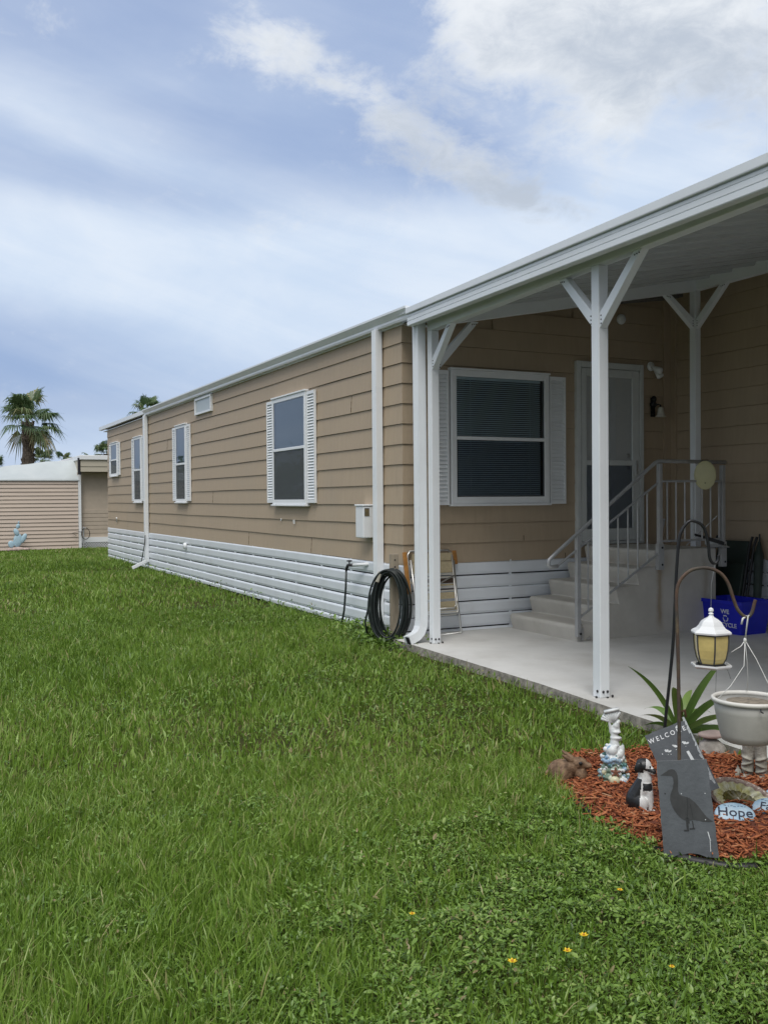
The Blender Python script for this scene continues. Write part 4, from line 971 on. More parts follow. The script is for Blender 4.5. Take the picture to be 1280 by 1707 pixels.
mb.poly([(0.048, 0.020, ) and (0.048, -0.001, 0.022), (0.060, -0.001, 0.022), (0.066, -0.001, -0.030), (0.052, -0.001, -0.030)]); mb.poly([(0.020, -0.0012, -0.028), (0.068, -0.0012, -0.024), (0.070, -0.0012, -0.036), (0.018, -0.0012, -0.036)])
blot(-0.01, -0.015, 0.018, 0.012); blot(-0.06, -0.035, 0.014, 0.008); blot(0.0, -0.04, 0.03, 0.008, y=-0.0013)
mb.build('flaked_paint', 'paint_white', ws, world=False)
mb = MB()
for k in range(16): z = -0.15+0.02*k; mb.poly([(0.106-r_.uniform(0.005, 0.016), -0.0010, z), (0.1065, -0.0010, z), (0.1065, -0.0010, z+0.019), (0.106-r_.uniform(0.003, 0.014), -0.0010, z+0.019)])
mb.build('chipped_edge', 'paint_soft', ws, world=False)
mb = MB(); mb.tube([(0, 0.02, 0.10), (0.02, 0.03, -0.10), (0.06, 0.04, -0.30)], 0.006, 6); mb.build('stake', 'black_iron', ws, world=False)

# shepherd's hooks
def hook(name, label, pts, r, m_):
    o = thing(name, label, 'garden hook', pts[0]); P = [Vector(p)-Vector(pts[0]) for p in pts]
    out = []                                                    # smooth the bends
    for k in range(len(P)-1):
        p0, p1, p2, p3 = P[max(k-1, 0)], P[k], P[k+1], P[min(k+2, len(P)-1)]
        for q in range(5):
            t_ = q/5; out.append(0.5*((2*p1)+(p2-p0)*t_+(2*p0-5*p1+4*p2-p3)*t_**2+(3*p1-p0-3*p2+p3)*t_**3))
    out.append(P[-1]); mb = MB(); mb.tube(out, r, 8); mb.build('rod', m_, o, world=False, smooth=True)
    return o
mm = mat('rusty_rod', (0.095, 0.048, 0.030), 0.75, col2=(0.040, 0.044, 0.042), vscale=7, bump=0.3, bscale=80, dirt=(0.20, 0.16, 0.09), dscale=9, damt=0.6)
hook('shepherd_hook', 'black shepherd hook leaning behind the plant with the lantern hung from it', [(3.586, 3.89, -0.05), (3.603, 3.885, 0.212), (3.646, 3.87, 0.636), (3.668, 3.865, 1.022), (3.682, 3.861, 1.198), (3.697, 3.855, 1.263), (3.730, 3.839, 1.311), (3.761, 3.824, 1.313), (3.796, 3.806, 1.291), (3.815, 3.796, 1.246), (3.826, 3.790, 1.175), (3.829, 3.788, 1.125), (3.839, 3.782, 1.094), (3.856, 3.773, 1.087), (3.871, 3.766, 1.104), (3.874, 3.765, 1.132)], 0.0085, 'black_iron')
hook('shepherd_hook', 'rusty shepherd hook rising behind the goose plaque with the pot tied to it', [(2.948, 3.09, -0.05), (2.95, 3.094, 0.304), (2.952, 3.098, 0.614), (2.950, 3.103, 0.873), (2.949, 3.107, 1.01), (2.960, 3.103, 1.075), (2.991, 3.087, 1.118), (3.026, 3.07, 1.136), (3.072, 3.047, 1.138), (3.118, 3.024, 1.117), (3.148, 3.008, 1.073), (3.167, 2.997, 1.008), (3.183, 2.989, 0.961), (3.204, 2.978, 0.933), (3.222, 2.969, 0.925), (3.238, 2.961, 0.943), (3.248, 2.957, 0.979), (3.253, 2.954, 1.0)], 0.0076, 'rusty_rod')

# hanging lantern
la = thing('hanging_lantern', 'white hexagonal lantern with amber glass hanging by a thin wire from the black hook', 'lantern', (3.834, 3.782, 0.525), -20)
mat('lantern_white', (0.80, 0.82, 0.84), 0.35, var=0.02); mat('lead', (0.10, 0.10, 0.10), 0.5, metal=0.5)
mat('amber_glass', (0.62, 0.50, 0.20), 0.18, var=0.10, vscale=14, spec=0.5, coat=0.3)
mb = MB(); H6 = 6
prof = [(0.108, 0.186), (0.110, 0.196), (0.100, 0.205), (0.082, 0.213), (0.068, 0.228), (0.064, 0.236), (0.055, 0.250), (0.040, 0.262), (0.018, 0.274), (0.012, 0.282), (0.010, 0.290)]
mb.lathe(prof, H6, ph=0.3); mb.lathe([(0.010, 0.288), (0.015, 0.292), (0.009, 0.297), (0.009, 0.300), (0.0145, 0.308), (0.012, 0.319), (0.003, 0.325)], 12)
mb.build('roof', 'lantern_white', la, world=False, bevel=0.002)
gp_ = [(0.062, 0.022), (0.078, 0.055), (0.088, 0.10), (0.092, 0.15), (0.092, 0.186)]
mb = MB(); mb.lathe(gp_, H6, ph=0.3); mb.build('glass', 'amber_glass', la, world=False)
mb = MB()
for k in range(6):
    a = 0.3+math.pi*k/3; mb.tube([(r*1.01*math.cos(a), r*1.01*math.sin(a), z) for r, z in gp_], 0.0042, 6)
mb.lathe([(0.095, 0.178), (0.097, 0.187)], H6, ph=0.3); mb.lathe([(0.066, 0.018), (0.068, 0.028)], H6, ph=0.3)
mb.build('cage', 'lead', la, world=False)
mb = MB(); mb.lathe([(0.075, 0.0), (0.098, 0.004), (0.110, 0.014), (0.110, 0.023), (0.103, 0.023), (0.096, 0.012), (0.06, 0.012)], H6, ph=0.3); mb.build('tray', 'lantern_white', la, world=False)
mb = MB(); mb.lathe([(0.02, 0.0125), (0.085, 0.0125), (0.08, 0.022), (0.02, 0.022)], H6, ph=0.3); mb.build('tray_rim', 'black_plastic', la, world=False)
mb = MB(); mb.tube([(0, 0, 0.322), (0.002, 0, 0.45), (0.022, -0.006, 0.565)], 0.0012, 5); mb.build('wire', 'steel', la, world=False)
mb = MB(); mb.tube([(0.08, 0, 0.01), (0.095, -0.01, -0.03), (0.105, -0.01, -0.06)], 0.001, 5); mb.tube([(0.03, 0, 0.0), (0.025, 0, -0.13)], 0.001, 5); mb.build('loose_wire', 'lead', la, world=False)

# hanging planter pot on the rusty hook
pot = thing('hanging_pot', 'off white plastic hanging planter pot tied with cord to the rusty hook', 'planter', (3.222, 2.967, 0.39), -40)
mm = mat('pot_plastic', (0.46, 0.45, 0.42), 0.55, var=0.08, vscale=6, dirt=(0.30, 0.29, 0.27), dscale=5, damt=0.5)
mat('cord', (0.72, 0.72, 0.70), 0.7); mat('potting_soil', (0.22, 0.19, 0.15), 0.95, var=0.35, vscale=40, bump=0.5, bscale=60)
mb = MB(); mb.lathe([(0.095, 0.0), (0.108, 0.006), (0.118, 0.035), (0.137, 0.130), (0.143, 0.172)], 40); mb.lathe([(0.132, 0.150), (0.137, 0.172)], 40, cap=False); mb.build('bowl', 'pot_plastic', pot, smooth=True, world=False, recalc=True)
mb = MB()
rim = [(0.142, 0.170), (0.152, 0.173), (0.153, 0.186), (0.146, 0.190), (0.136, 0.186), (0.137, 0.172)]
A = [mb.P(*[(r*math.cos(2*math.pi*j/40), r*math.sin(2*math.pi*j/40), z) for j in range(40)]) for r, z in rim]
for a, b in zip(A, A[1:]+A[:1]):
    for j in range(40): mb.face((a+j, a+(j+1) % 40, b+(j+1) % 40, b+j))
mb.build('rim', mat('pot_rim', (0.66, 0.65, 0.61), 0.5, var=0.05), pot, smooth=True, world=False)
mb = MB(); mb.lathe([(0.005, 0.178), (0.05, 0.176), (0.09, 0.172), (0.1345, 0.166)], 30, cap=False); mb.build('soil', 'potting_soil', pot, smooth=True, world=False)
mb = MB()
tip = Vector((0, 0, 0.53)); kn = Vector((-0.012, 0.0, 0.435))
mb.tube([tip+Vector((0.006, 0, 0.012)), tip+Vector((0, -0.012, 0.014)), kn], 0.0032, 6); mb.tube([tip+Vector((-0.006, 0, 0.010)), tip+Vector((-0.022, -0.01, 0.0)), tip+Vector((-0.028, -0.01, -0.025))], 0.0045, 6); mb.ell(kn, (0.007, 0.007, 0.012), 8, 6)
for a, m1, m2 in ((rad(200), (-0.02, -0.03, 0.33), (-0.075, -0.03, 0.24)), (rad(330), (0.03, -0.02, 0.36), (0.075, -0.04, 0.26)), (rad(85), (0.0, 0.03, 0.34), (0.01, 0.08, 0.25))):
    mb.tube([kn, m1, m2, (0.138*math.cos(a), 0.138*math.sin(a), 0.186)], 0.0016, 6)
mb.tube([kn, (-0.03, -0.01, 0.41), (-0.07, -0.02, 0.385)], 0.0018, 6)
mb.build('cord', 'cord', pot, smooth=True, world=False)
mb = MB(); mb.tube([(0.03, -0.150, 0.17), (0.03, -0.155, 0.16), (0.04, -0.153, 0.155)], 0.003, 6); mb.build('clip', 'bolt_dark', pot, world=False)

# boy statue standing behind the pot
def mesh_obj(name, me, mats, parent, smooth=True): return link(name, me, mats, parent, smooth, world=False)
st = thing('boy_statue', 'stone garden statue of a child in rumpled trousers standing behind the hanging pot', 'statue', (3.80, 3.46, 0.012), -62)
mat('stone_statue', (0.19, 0.185, 0.15), 0.9, col2=(0.40, 0.385, 0.34), vscale=18, bump=0.6, bscale=60, dirt=(0.12, 0.11, 0.085), dscale=11, damt=0.6)
parts = []
for s_ in (-1, 1):
    x = 0.028*s_
    parts += [('c', (x*0.9, 0, 0.20), (x*1.15, 0.004, 0.10), 0.034, 0.029), ('c', (x*1.15, 0.004, 0.10), (x*1.2, 0.006, 0.035), 0.029, 0.030), ('e', (x*1.3, -0.022, 0.014), (0.021, 0.046, 0.016), Matrix.Rotation(rad(20*s_), 3, 'Z'))]
    for q in range(3): parts.append(('e', (x*1.2, -0.008, 0.05+0.03*q), (0.032, 0.032, 0.008), Matrix.Rotation(rad(18*s_*(1 if q % 2 else -1)), 3, 'Y')))
    parts += [('c', (0.055*s_, 0, 0.305), (0.072*s_, -0.01, 0.245), 0.017, 0.015), ('c', (0.072*s_, -0.01, 0.245), (0.045*s_, -0.045, 0.225), 0.014, 0.012), ('e', (0.038*s_, -0.052, 0.224), (0.013, 0.013, 0.012))]
parts += [('e', (0, 0, 0.215), (0.054, 0.040, 0.035)), ('c', (0, 0, 0.23), (0, 0, 0.295), 0.046, 0.044), ('c', (0, 0, 0.31), (0, 0, 0.33), 0.020, 0.018), ('e', (0, -0.002, 0.362), (0.034, 0.037, 0.040)), ('e', (0, -0.038, 0.357), (0.006, 0.010, 0.008)), ('e', (0.034, 0, 0.36), (0.006, 0.010, 0.012)), ('e', (-0.034, 0, 0.36), (0.006, 0.010, 0.012)), ('e', (0.013, -0.033, 0.368), (0.007, 0.006, 0.005)), ('e', (-0.013, -0.033, 0.368), (0.007, 0.006, 0.005)), ('e', (0, -0.034, 0.342), (0.011, 0.006, 0.004)), ('e', (0, 0.006, 0.372), (0.038, 0.039, 0.036))]
mesh_obj('body', fused(parts, 0.0045, 2), 'stone_statue', st)
mb = MB(); mb.poly([(-0.10, -0.02, 0.0), (-0.06, -0.05, 0.0), (-0.05, 0.0, 0.0), (-0.09, 0.03, 0.055)]); mb.ell((-0.075, -0.02, 0.018), (0.02, 0.045, 0.03), 8, 6); mb.build('stone_chip', 'stone_statue', st, world=False)

# mermaid and shell pedestal figure
ms = thing('seashell_statue', 'white and teal seashell pedestal statue topped with a tilted shell at the bed edge', 'statue', (3.127, 3.735, 0.0), -38)
mat('glaze_white', (0.66, 0.69, 0.70), 0.35, var=0.05, vscale=20); mat('glaze_teal', (0.055, 0.16, 0.15), 0.35, col2=(0.16, 0.30, 0.30), vscale=30); mat('glaze_blue', (0.16, 0.29, 0.44), 0.35, col2=(0.40, 0.52, 0.62), vscale=30)
mat('glaze_cream', (0.56, 0.55, 0.38), 0.35); mat('glaze_brown', (0.20, 0.09, 0.06), 0.4); mat('glaze_green', (0.075, 0.15, 0.095), 0.4, col2=(0.32, 0.40, 0.33), vscale=60)
r_ = random.Random(8); KEYS = ['glaze_green', 'glaze_white', 'glaze_teal', 'glaze_blue', 'glaze_cream', 'glaze_brown']
prof = [(0.073, 0.0), (0.075, 0.02), (0.068, 0.09), (0.056, 0.13), (0.048, 0.16), (0.040, 0.19), (0.03, 0.215)]
relief = []
def rel(key, c_, r__, rot=None): relief.append((KEYS.index(key), Vector(c_), r__, rot))
def on_base(a, z):
    for (r0, z0), (r1, z1) in zip(prof, prof[1:]):
        if z0 <= z <= z1: r = r0+(r1-r0)*(z-z0)/(z1-z0); break
    else: r = 0.03
    return Vector((r*math.cos(a), 0.8*r*math.sin(a), z))
for k in range(190):
    a = r_.uniform(0, 6.283); z = r_.uniform(0.01, 0.21); c_ = on_base(a, z); s_ = r_.uniform(0.005, 0.011)
    key = r_.choices(['glaze_white', 'glaze_teal', 'glaze_blue', 'glaze_cream'], [0.50, 0.24, 0.20, 0.06])[0]
    if z < 0.07 and c_.x < 0: key = r_.choice(['glaze_teal', 'glaze_white', 'glaze_teal', 'glaze_green'])
    rel(key, c_, (s_, s_*r_.uniform(0.6, 1), s_*r_.uniform(0.6, 1.2)))
rel('glaze_cream', (0.004, -0.064, 0.045), (0.026, 0.016, 0.023)); rel('glaze_teal', (0.014, -0.064, 0.018), (0.030, 0.014, 0.012))
for k in range(5):
    a = 2*math.pi*k/5+0.3
    for q in (0.005, 0.013, 0.020): rel('glaze_brown', (0.008+q*math.cos(a), -0.062, 0.088+q*math.sin(a)), (0.006, 0.006, 0.006))
for k in range(7): a = 2*math.pi*k/7; rel('glaze_white', (0.050+0.013*math.cos(a), -0.047, 0.04+0.013*math.sin(a)), (0.007, 0.006, 0.007))
rel('glaze_blue', (0.050, -0.050, 0.04), (0.009, 0.008, 0.009))
for q in range(8): rel('glaze_blue', (-0.05+0.011*q, -0.038-0.010*math.sin(q*0.5), 0.140-0.006*math.sin(q)), (0.010, 0.010, 0.010))
for c_, r__ in (((-0.005, -0.025, 0.185), (0.026, 0.022, 0.026)), ((-0.038, -0.02, 0.19), (0.014, 0.013, 0.014)), ((0.028, -0.018, 0.165), (0.020, 0.018, 0.022)), ((0.045, -0.005, 0.18), (0.010, 0.012, 0.040)), ((0.0, -0.02, 0.155), (0.030, 0.02, 0.020)), ((-0.055, 0, 0.15), (0.012, 0.012, 0.012))): rel('glaze_white', c_, r__)
core = [('e', (0, 0, z), (r*0.97, r*0.78, 0.03)) for r, z in ((0.075, 0.025), (0.072, 0.055), (0.066, 0.09), (0.056, 0.125), (0.046, 0.16), (0.036, 0.19))]
me = fused(core+[('e', c_, r__, rot) if rot else ('e', c_, r__) for _, c_, r__, rot in relief], 0.0028, 1)
def shellp(c_, nn):
    best, bi = 1.6, 0
    for i_, p_, r__, _ in relief:
        d = (c_-p_).length/(sum(r__)/3)
        if d < best: best, bi = d, i_
    return bi
paint(me, shellp); mesh_obj('shell_base', me, KEYS, ms)
parts = [('c', (0.006, 0, 0.205), (0.004, 0, 0.24), 0.026, 0.019), ('c', (0.004, 0, 0.24), (0.006, 0, 0.285), 0.020, 0.016), ('e', (0.012, -0.004, 0.245), (0.030, 0.02, 0.010)), ('e', (0.014, -0.006, 0.275), (0.024, 0.018, 0.009)), ('e', (0.014, 0, 0.305), (0.018, 0.017, 0.018)), ('c', (0.026, 0, 0.28), (0.02, -0.01, 0.32), 0.008, 0.007), ('c', (-0.012, 0, 0.27), (-0.02, -0.005, 0.325), 0.008, 0.007), ('e', (0.022, 0.004, 0.325), (0.014, 0.013, 0.012)), ('e', (0.03, 0.0, 0.238), (0.014, 0.01, 0.009))]
mesh_obj('figure', fused(parts, 0.004, 2), 'glaze_white', ms)
mb = MB()
for k in range(9):                                              # tilted fan shell on top
    a = rad(60+k*13); d = Vector((math.cos(a), 0, math.sin(a))); c0 = Vector((0.0, -0.004, 0.322)); mb.tube([c0, c0+d*0.03, c0+d*0.062], [0.006, 0.009, 0.0085], 6)
mb.bar((-0.045, -0.004, 0.372), (0.028, -0.004, 0.392), 0.03, 0.012)
mb.build('fan_shell', 'glaze_white', ms, smooth=True, world=False)

# sitting dog
dg_ = thing('dog_figurine', 'black and white sitting puppy figurine in the mulch left of the goose plaque', 'figurine', (2.952, 3.338, 0.016), -42)
mat('dog_black', (0.014, 0.016, 0.018), 0.4, var=0.3, vscale=30); mat('dog_white', (0.62, 0.63, 0.63), 0.55, var=0.08, vscale=30, dirt=(0.42, 0.40, 0.37), dscale=18, damt=0.4)
R2 = Matrix.Rotation
parts = [('e', (-0.022, 0.0, 0.052), (0.046, 0.048, 0.052)), ('c', (-0.018, 0, 0.07), (0.018, 0, 0.150), 0.044, 0.032), ('e', (0.022, -0.004, 0.115), (0.030, 0.036, 0.044)), ('c', (0.018, 0, 0.15), (0.012, 0, 0.190), 0.030, 0.028),
         ('e', (0.012, 0.0, 0.210), (0.036, 0.034, 0.034)), ('c', (0.03, -0.008, 0.202), (0.054, -0.018, 0.190), 0.020, 0.014), ('e', (0.062, -0.020, 0.193), (0.007, 0.007, 0.006)),
         ('e', (-0.012, -0.030, 0.208), (0.016, 0.009, 0.026), R2(rad(18), 3, 'Y')), ('e', (-0.004, 0.032, 0.208), (0.016, 0.009, 0.026)),
         ('c', (0.034, -0.020, 0.10), (0.042, -0.022, 0.015), 0.017, 0.012), ('c', (0.036, 0.020, 0.10), (0.046, 0.020, 0.015), 0.017, 0.012), ('e', (0.052, -0.026, 0.010), (0.020, 0.014, 0.011)), ('e', (0.056, 0.018, 0.010), (0.020, 0.014, 0.011)),
         ('e', (0.002, -0.040, 0.046), (0.030, 0.018, 0.036)), ('e', (0.018, -0.052, 0.012), (0.032, 0.014, 0.012)), ('c', (-0.06, 0.01, 0.02), (-0.05, 0.05, 0.012), 0.010, 0.006)]
me = fused(parts, 0.0035, 2)
def dogp(c, nn):
    x, y, z = c
    if z > 0.172:
        if x > 0.040 and abs(z-0.193) < 0.007 and x > 0.057: return 0
        if z > 0.200-0.35*(x-0.01) and not (x > 0.022 and z > 0.205): return 0
        if x < 0.012 and z > 0.185: return 0
        return 1
    if 0.105 < z < 0.138 and x > 0.010 and y < -0.012: return 0
    if z < 0.155 and x < -0.004+0.10*max(0, z-0.07) : return 0
    return 1
paint(me, dogp); mesh_obj('body', me, ['dog_black', 'dog_white'], dg_)
mb = MB()
for y in (-0.026, 0.012): mb.ell((0.041, y-0.003, 0.214), (0.004, 0.004, 0.005), 8, 6)
mb.build('eye', 'black_plastic', dg_, world=False, smooth=True)

# brown rabbit figure at the tip of the bed
rb = thing('rabbit_figurine', 'brown resin crouching rabbit figurine at the grassy left tip of the mulch bed', 'figurine', (2.962, 3.862, 0.004), -36)
mat('rabbit_brown', (0.085, 0.046, 0.024), 0.7, col2=(0.25, 0.16, 0.095), vscale=34, bump=0.5, bscale=90)
parts = [('e', (-0.045, 0, 0.062), (0.072, 0.055, 0.060)), ('e', (-0.005, -0.005, 0.085), (0.052, 0.045, 0.045)), ('e', (0.035, -0.012, 0.108), (0.046, 0.034, 0.031)), ('c', (0.05, -0.016, 0.104), (0.088, -0.026, 0.100), 0.024, 0.015),
         ('c', (0.0, 0.004, 0.130), (-0.040, 0.012, 0.158), 0.015, 0.008), ('c', (0.0, -0.03, 0.126), (-0.040, -0.034, 0.148), 0.014, 0.008),
         ('e', (-0.055, -0.040, 0.045), (0.044, 0.025, 0.044)), ('e', (0.048, -0.02, 0.052), (0.033, 0.028, 0.040)), ('e', (0.040, -0.045, 0.014), (0.034, 0.014, 0.012)), ('e', (-0.01, -0.052, 0.014), (0.04, 0.016, 0.014)), ('e', (-0.115, 0.0, 0.045), (0.018, 0.018, 0.018))]
mesh_obj('body', fused(parts, 0.0045, 2), 'rabbit_brown', rb)
mb = MB(); mb.ell((0.046, -0.044, 0.114), (0.0095, 0.006, 0.0095), 10, 8); mb.build('eye', 'black_plastic', rb, world=False, smooth=True)

# pearly leaf dish
ds_ = thing('shell_dish', 'iridescent yellow green glass shell dish with pink rim leaning in the mulch', 'dish', (3.395, 3.185, 0.035), -52)
ds_.rotation_euler = (rad(40), rad(14), rad(-46))
mat('pearl', (0.66, 0.66, 0.54), 0.22, var=0.1, vscale=30, col2=(0.48, 0.46, 0.16), metal=0.1, coat=0.5); mat('pearl_rim', (0.30, 0.22, 0.18), 0.25, var=0.1, coat=0.5); mat('olive_glass', (0.05, 0.042, 0.008), 0.25, col2=(0.13, 0.11, 0.015), vscale=30, coat=0.5)
mb = MB(); K = 72; rows = []
radii = [0.0, 0.25, 0.48, 0.52, 0.62, 0.74, 0.84, 0.88, 1.0]
for q, r in enumerate(radii):
    ring = []
    for j in range(K):
        a = 2*math.pi*j/K; rib = 0.010*math.sin(a*18+r*5) if 0.5 < r < 0.9 else 0
        ring.append((0.155*r*math.cos(a)*(1+0.06*math.cos(a)), 0.092*r*math.sin(a), 0.050*r*r+rib*0.8))
    rows.append(mb.P(*ring))
for q in range(len(rows)-1):
    mb.cur = 2 if radii[q+1] <= 0.56 else (1 if radii[q+1] > 0.86 else 0)
    for j in range(K): mb.face((rows[q]+j, rows[q]+(j+1) % K, rows[q+1]+(j+1) % K, rows[q+1]+j))
o = mb.build('dish', ['pearl', 'pearl_rim', 'olive_glass'], ds_, smooth=True, world=False, merge=0.0005)
sm = o.modifiers.new('thick', 'SOLIDIFY'); sm.thickness = 0.006

# word stones
mat('stone_blue', (0.46, 0.57, 0.65), 0.55, col2=(0.30, 0.46, 0.60), vscale=16, bump=0.15, bscale=50); mat('ink', (0.02, 0.025, 0.05), 0.6); mat('ink_soft', (0.16, 0.24, 0.33), 0.6)
def word_stone(word, label, x, y, rx, ry, tilt, rz, size):
    o = thing('word_stone', label, 'stone', (x, y, 0.045), rz, 'painted word stones in the mulch bed'); o.rotation_euler = (rad(tilt), 0, rad(rz))
    mb = MB(); 
    prof = [(0.0, -0.016), (0.75, -0.015), (0.95, -0.009), (1.0, 0.0), (0.96, 0.008), (0.86, 0.0125), (0.6, 0.0145), (0.0, 0.015)]
    R_ = random.Random(int(x*1000)); wob = [1+R_.uniform(-0.012, 0.012) for _ in range(28)]
    rows = [mb.P(*[(rx*r*wob[j]*math.cos(2*math.pi*j/28), ry*r*wob[j]*math.sin(2*math.pi*j/28), z) for j in range(28)]) for r, z in prof]
    for A, B in zip(rows, rows[1:]):
        for j in range(28): mb.face((A+j, A+(j+1) % 28, B+(j+1) % 28, B+j))
    mb.build('stone', 'stone_blue', o, smooth=True, world=False, merge=0.0004)
    if word:
        l = letter(word, size, o, (0.0 if len(word) < 5 else 0.004, 0.0, 0.0165), (0, 0, 0), 'ink', 0.0003, 0.0012)
        mb = MB(); Rr = random.Random(len(word))
        for yy_ in (-0.62, 0.58):
            for k in range(7):
                cx_ = (k-3)*rx*0.16+Rr.uniform(-0.003, 0.003); cy_ = ry*yy_+Rr.uniform(-0.004, 0.004); a = Rr.uniform(0, 3.1)
                mb.bar((cx_-0.006*math.cos(a), cy_-0.003*math.sin(a), 0.0152), (cx_+0.006*math.cos(a), cy_+0.003*math.sin(a), 0.0152), 0.0035, 0.0012)
        mb.build('painted_sprig', 'ink_soft', o, world=False)
    return o
word_stone('Hope', 'pale blue oval stone painted with the word Hope beside the goose plaque', 3.225, 3.045, 0.086, 0.062, 34, -42, 0.066)
word_stone('Faith', 'pale blue oval stone painted with the word Faith cut by the right photo edge', 3.425, 3.02, 0.086, 0.062, 32, -56, 0.056)
word_stone('', 'pale blue stone behind the Faith stone at the right photo edge', 3.585, 3.12, 0.070, 0.052, 36, -48, 0.05)

# rock at the patio edge
mat('rock_grey', (0.33, 0.31, 0.28), 0.95, var=0.3, vscale=14, bump=0.7, bscale=30)
rk = thing('stacked_rock', 'grey rock with a flat pinkish stone on top at the patio edge', 'rock', (3.95, 3.90, 0.0), -30)
me = fused([('e', (0, 0, 0.05), (0.07, 0.06, 0.06)), ('e', (0.03, -0.02, 0.04), (0.05, 0.05, 0.05)), ('e', (-0.03, 0.0, 0.03), (0.05, 0.06, 0.04))], 0.012, 1); mesh_obj('boulder', me, 'rock_grey', rk, False)
me = fused([('e', (0, 0, 0.125), (0.075, 0.06, 0.020)), ('e', (0.02, 0.01, 0.13), (0.06, 0.05, 0.018))], 0.010, 1); mesh_obj('cap_stone', me, 'pink_rock', rk, False)

# strappy plant
sp2 = thing('strappy_plant', 'green strap leaved plant growing at the patio edge behind the welcome slate', 'plant', (4.00, 4.19, 0.0))
tint_mat('strap_leaf', [(0.0, (0.075, 0.150, 0.032)), (0.5, (0.145, 0.250, 0.055)), (0.9, (0.24, 0.33, 0.10)), (1.0, (0.20, 0.15, 0.07))], 0.4, 0.2, spec=0.5)
# lean direction in image-right (e1) / toward viewer (e2) / up, length, width, droop
e1 = Vector((math.cos(rad(-44)), math.sin(rad(-44)), 0)); e2 = Vector((math.sin(rad(-44)), -math.cos(rad(-44)), 0))
leaves = [((-0.28, 0.1), 0.42, 0.034, 0.10, 0.3), ((-0.02, 0.1), 0.37, 0.055, 0.14, 0.45), ((0.22, 0.0), 0.40, 0.048, 0.04, 0.2), ((0.46, 0.1), 0.34, 0.050, 0.10, 0.3), ((-0.75, 0.1), 0.27, 0.036, 0.26, 0.4), ((-0.50, 0.3), 0.25, 0.038, 0.12, 0.8),
          ((0.78, 0.2), 0.33, 0.042, 0.16, 0.75), ((1.0, 0.1), 0.32, 0.036, 0.30, 0.35), ((1.25, 0.35), 0.42, 0.042, 0.34, 0.25), ((0.1, -0.4), 0.34, 0.045, 0.16, 0.6), ((0.35, -0.5), 0.30, 0.045, 0.20, 0.4), ((-0.4, -0.4), 0.30, 0.04, 0.2, 0.3),
          ((1.5, -0.2), 0.34, 0.036, 0.36, 0.2), ((0.9, 0.6), 0.24, 0.036, 0.2, 0.5)]
for (a, b), L, w, dr, tn in leaves:
    L *= 1.36; w *= 1.08; dr *= 1.25
    base = Vector((0, 0, 0.04)); d0 = (e1*a+e2*b+Vector((0, 0, 1.0))).normalized(); out = (e1*a+e2*b); out.normalize(); sd_ = d0.cross(out) if out.length > 0.1 else e1; sd_.normalize(); s2 = d0.cross(e2); s2.normalize(); s2 = s2 if s2.dot(sd_) >= 0 else -s2; sd_ = (sd_*0.35+s2*0.9).normalized()
    fold = out.cross(sd_); N = 10; V, F = [], []
    for q in range(N+1):
        t_ = q/N; c_ = base+d0*(L*t_)+out*(L*0.25*t_*t_)+Vector((0, 0, -dr*t_**2.4)); ww = w*0.5*(0.55+1.1*t_ if t_ < 0.4 else 1.0-0.97*((t_-0.4)/0.6)**2.6)
        up_ = d0.cross(sd_); V += [c_-sd_*ww+up_*(-0.30*ww), c_, c_+sd_*ww+up_*(-0.30*ww)]
        if q: i = (q-1)*3; F += [(i, i+1, i+4, i+3), (i+1, i+2, i+5, i+4)]
    me = bpy.data.meshes.new('leaf'); me.from_pydata([tuple(v) for v in V], [], F); at_ = me.attributes.new('tint', 'FLOAT', 'FACE'); at_.data.foreach_set('value', [min(1, tn+0.02*(k//2)) if tn < 0.9 else tn for k in range(len(F))])
    o = link('leaf', me, 'strap_leaf', sp2, True, world=False); o.modifiers.new('sub', 'SUBSURF').render_levels = 1
mb = MB(); mb.tube([(-0.03, -0.03, 0.0), (-0.035, -0.035, 0.12), (-0.03, -0.03, 0.20), (-0.01, -0.05, 0.21), (0.0, -0.05, 0.17)], [0.012, 0.010, 0.012, 0.010, 0.005], 8); mb.build('spent_stalk', mat('stalk_brown', (0.12, 0.065, 0.035), 0.8, var=0.3, vscale=30), sp2, world=False)
mb = MB(); mb.tube([(0, 0, -0.02), (0, 0, 0.05)], [0.05, 0.04], 12); mb.build('crown_base', 'stalk_brown', sp2, world=False)

# black bed edging showing along the lower left
bd = [(2.98, 4.01), (2.89, 3.91), (2.845, 3.80), (2.79, 3.62), (2.725, 3.36), (2.68, 3.10), (2.69, 2.93), (2.74, 2.80), (2.85, 2.70), (3.1, 2.55)]
mb = MB(); mb.tube([(x, y, 0.006+0.010*math.sin(k*2.2)) for k, (x, y) in enumerate(bd)], 0.020, 8)
tag(mb.build('bed_edging', 'black_plastic', smooth=True), 'black plastic edging half buried along the mulch bed', 'edging')

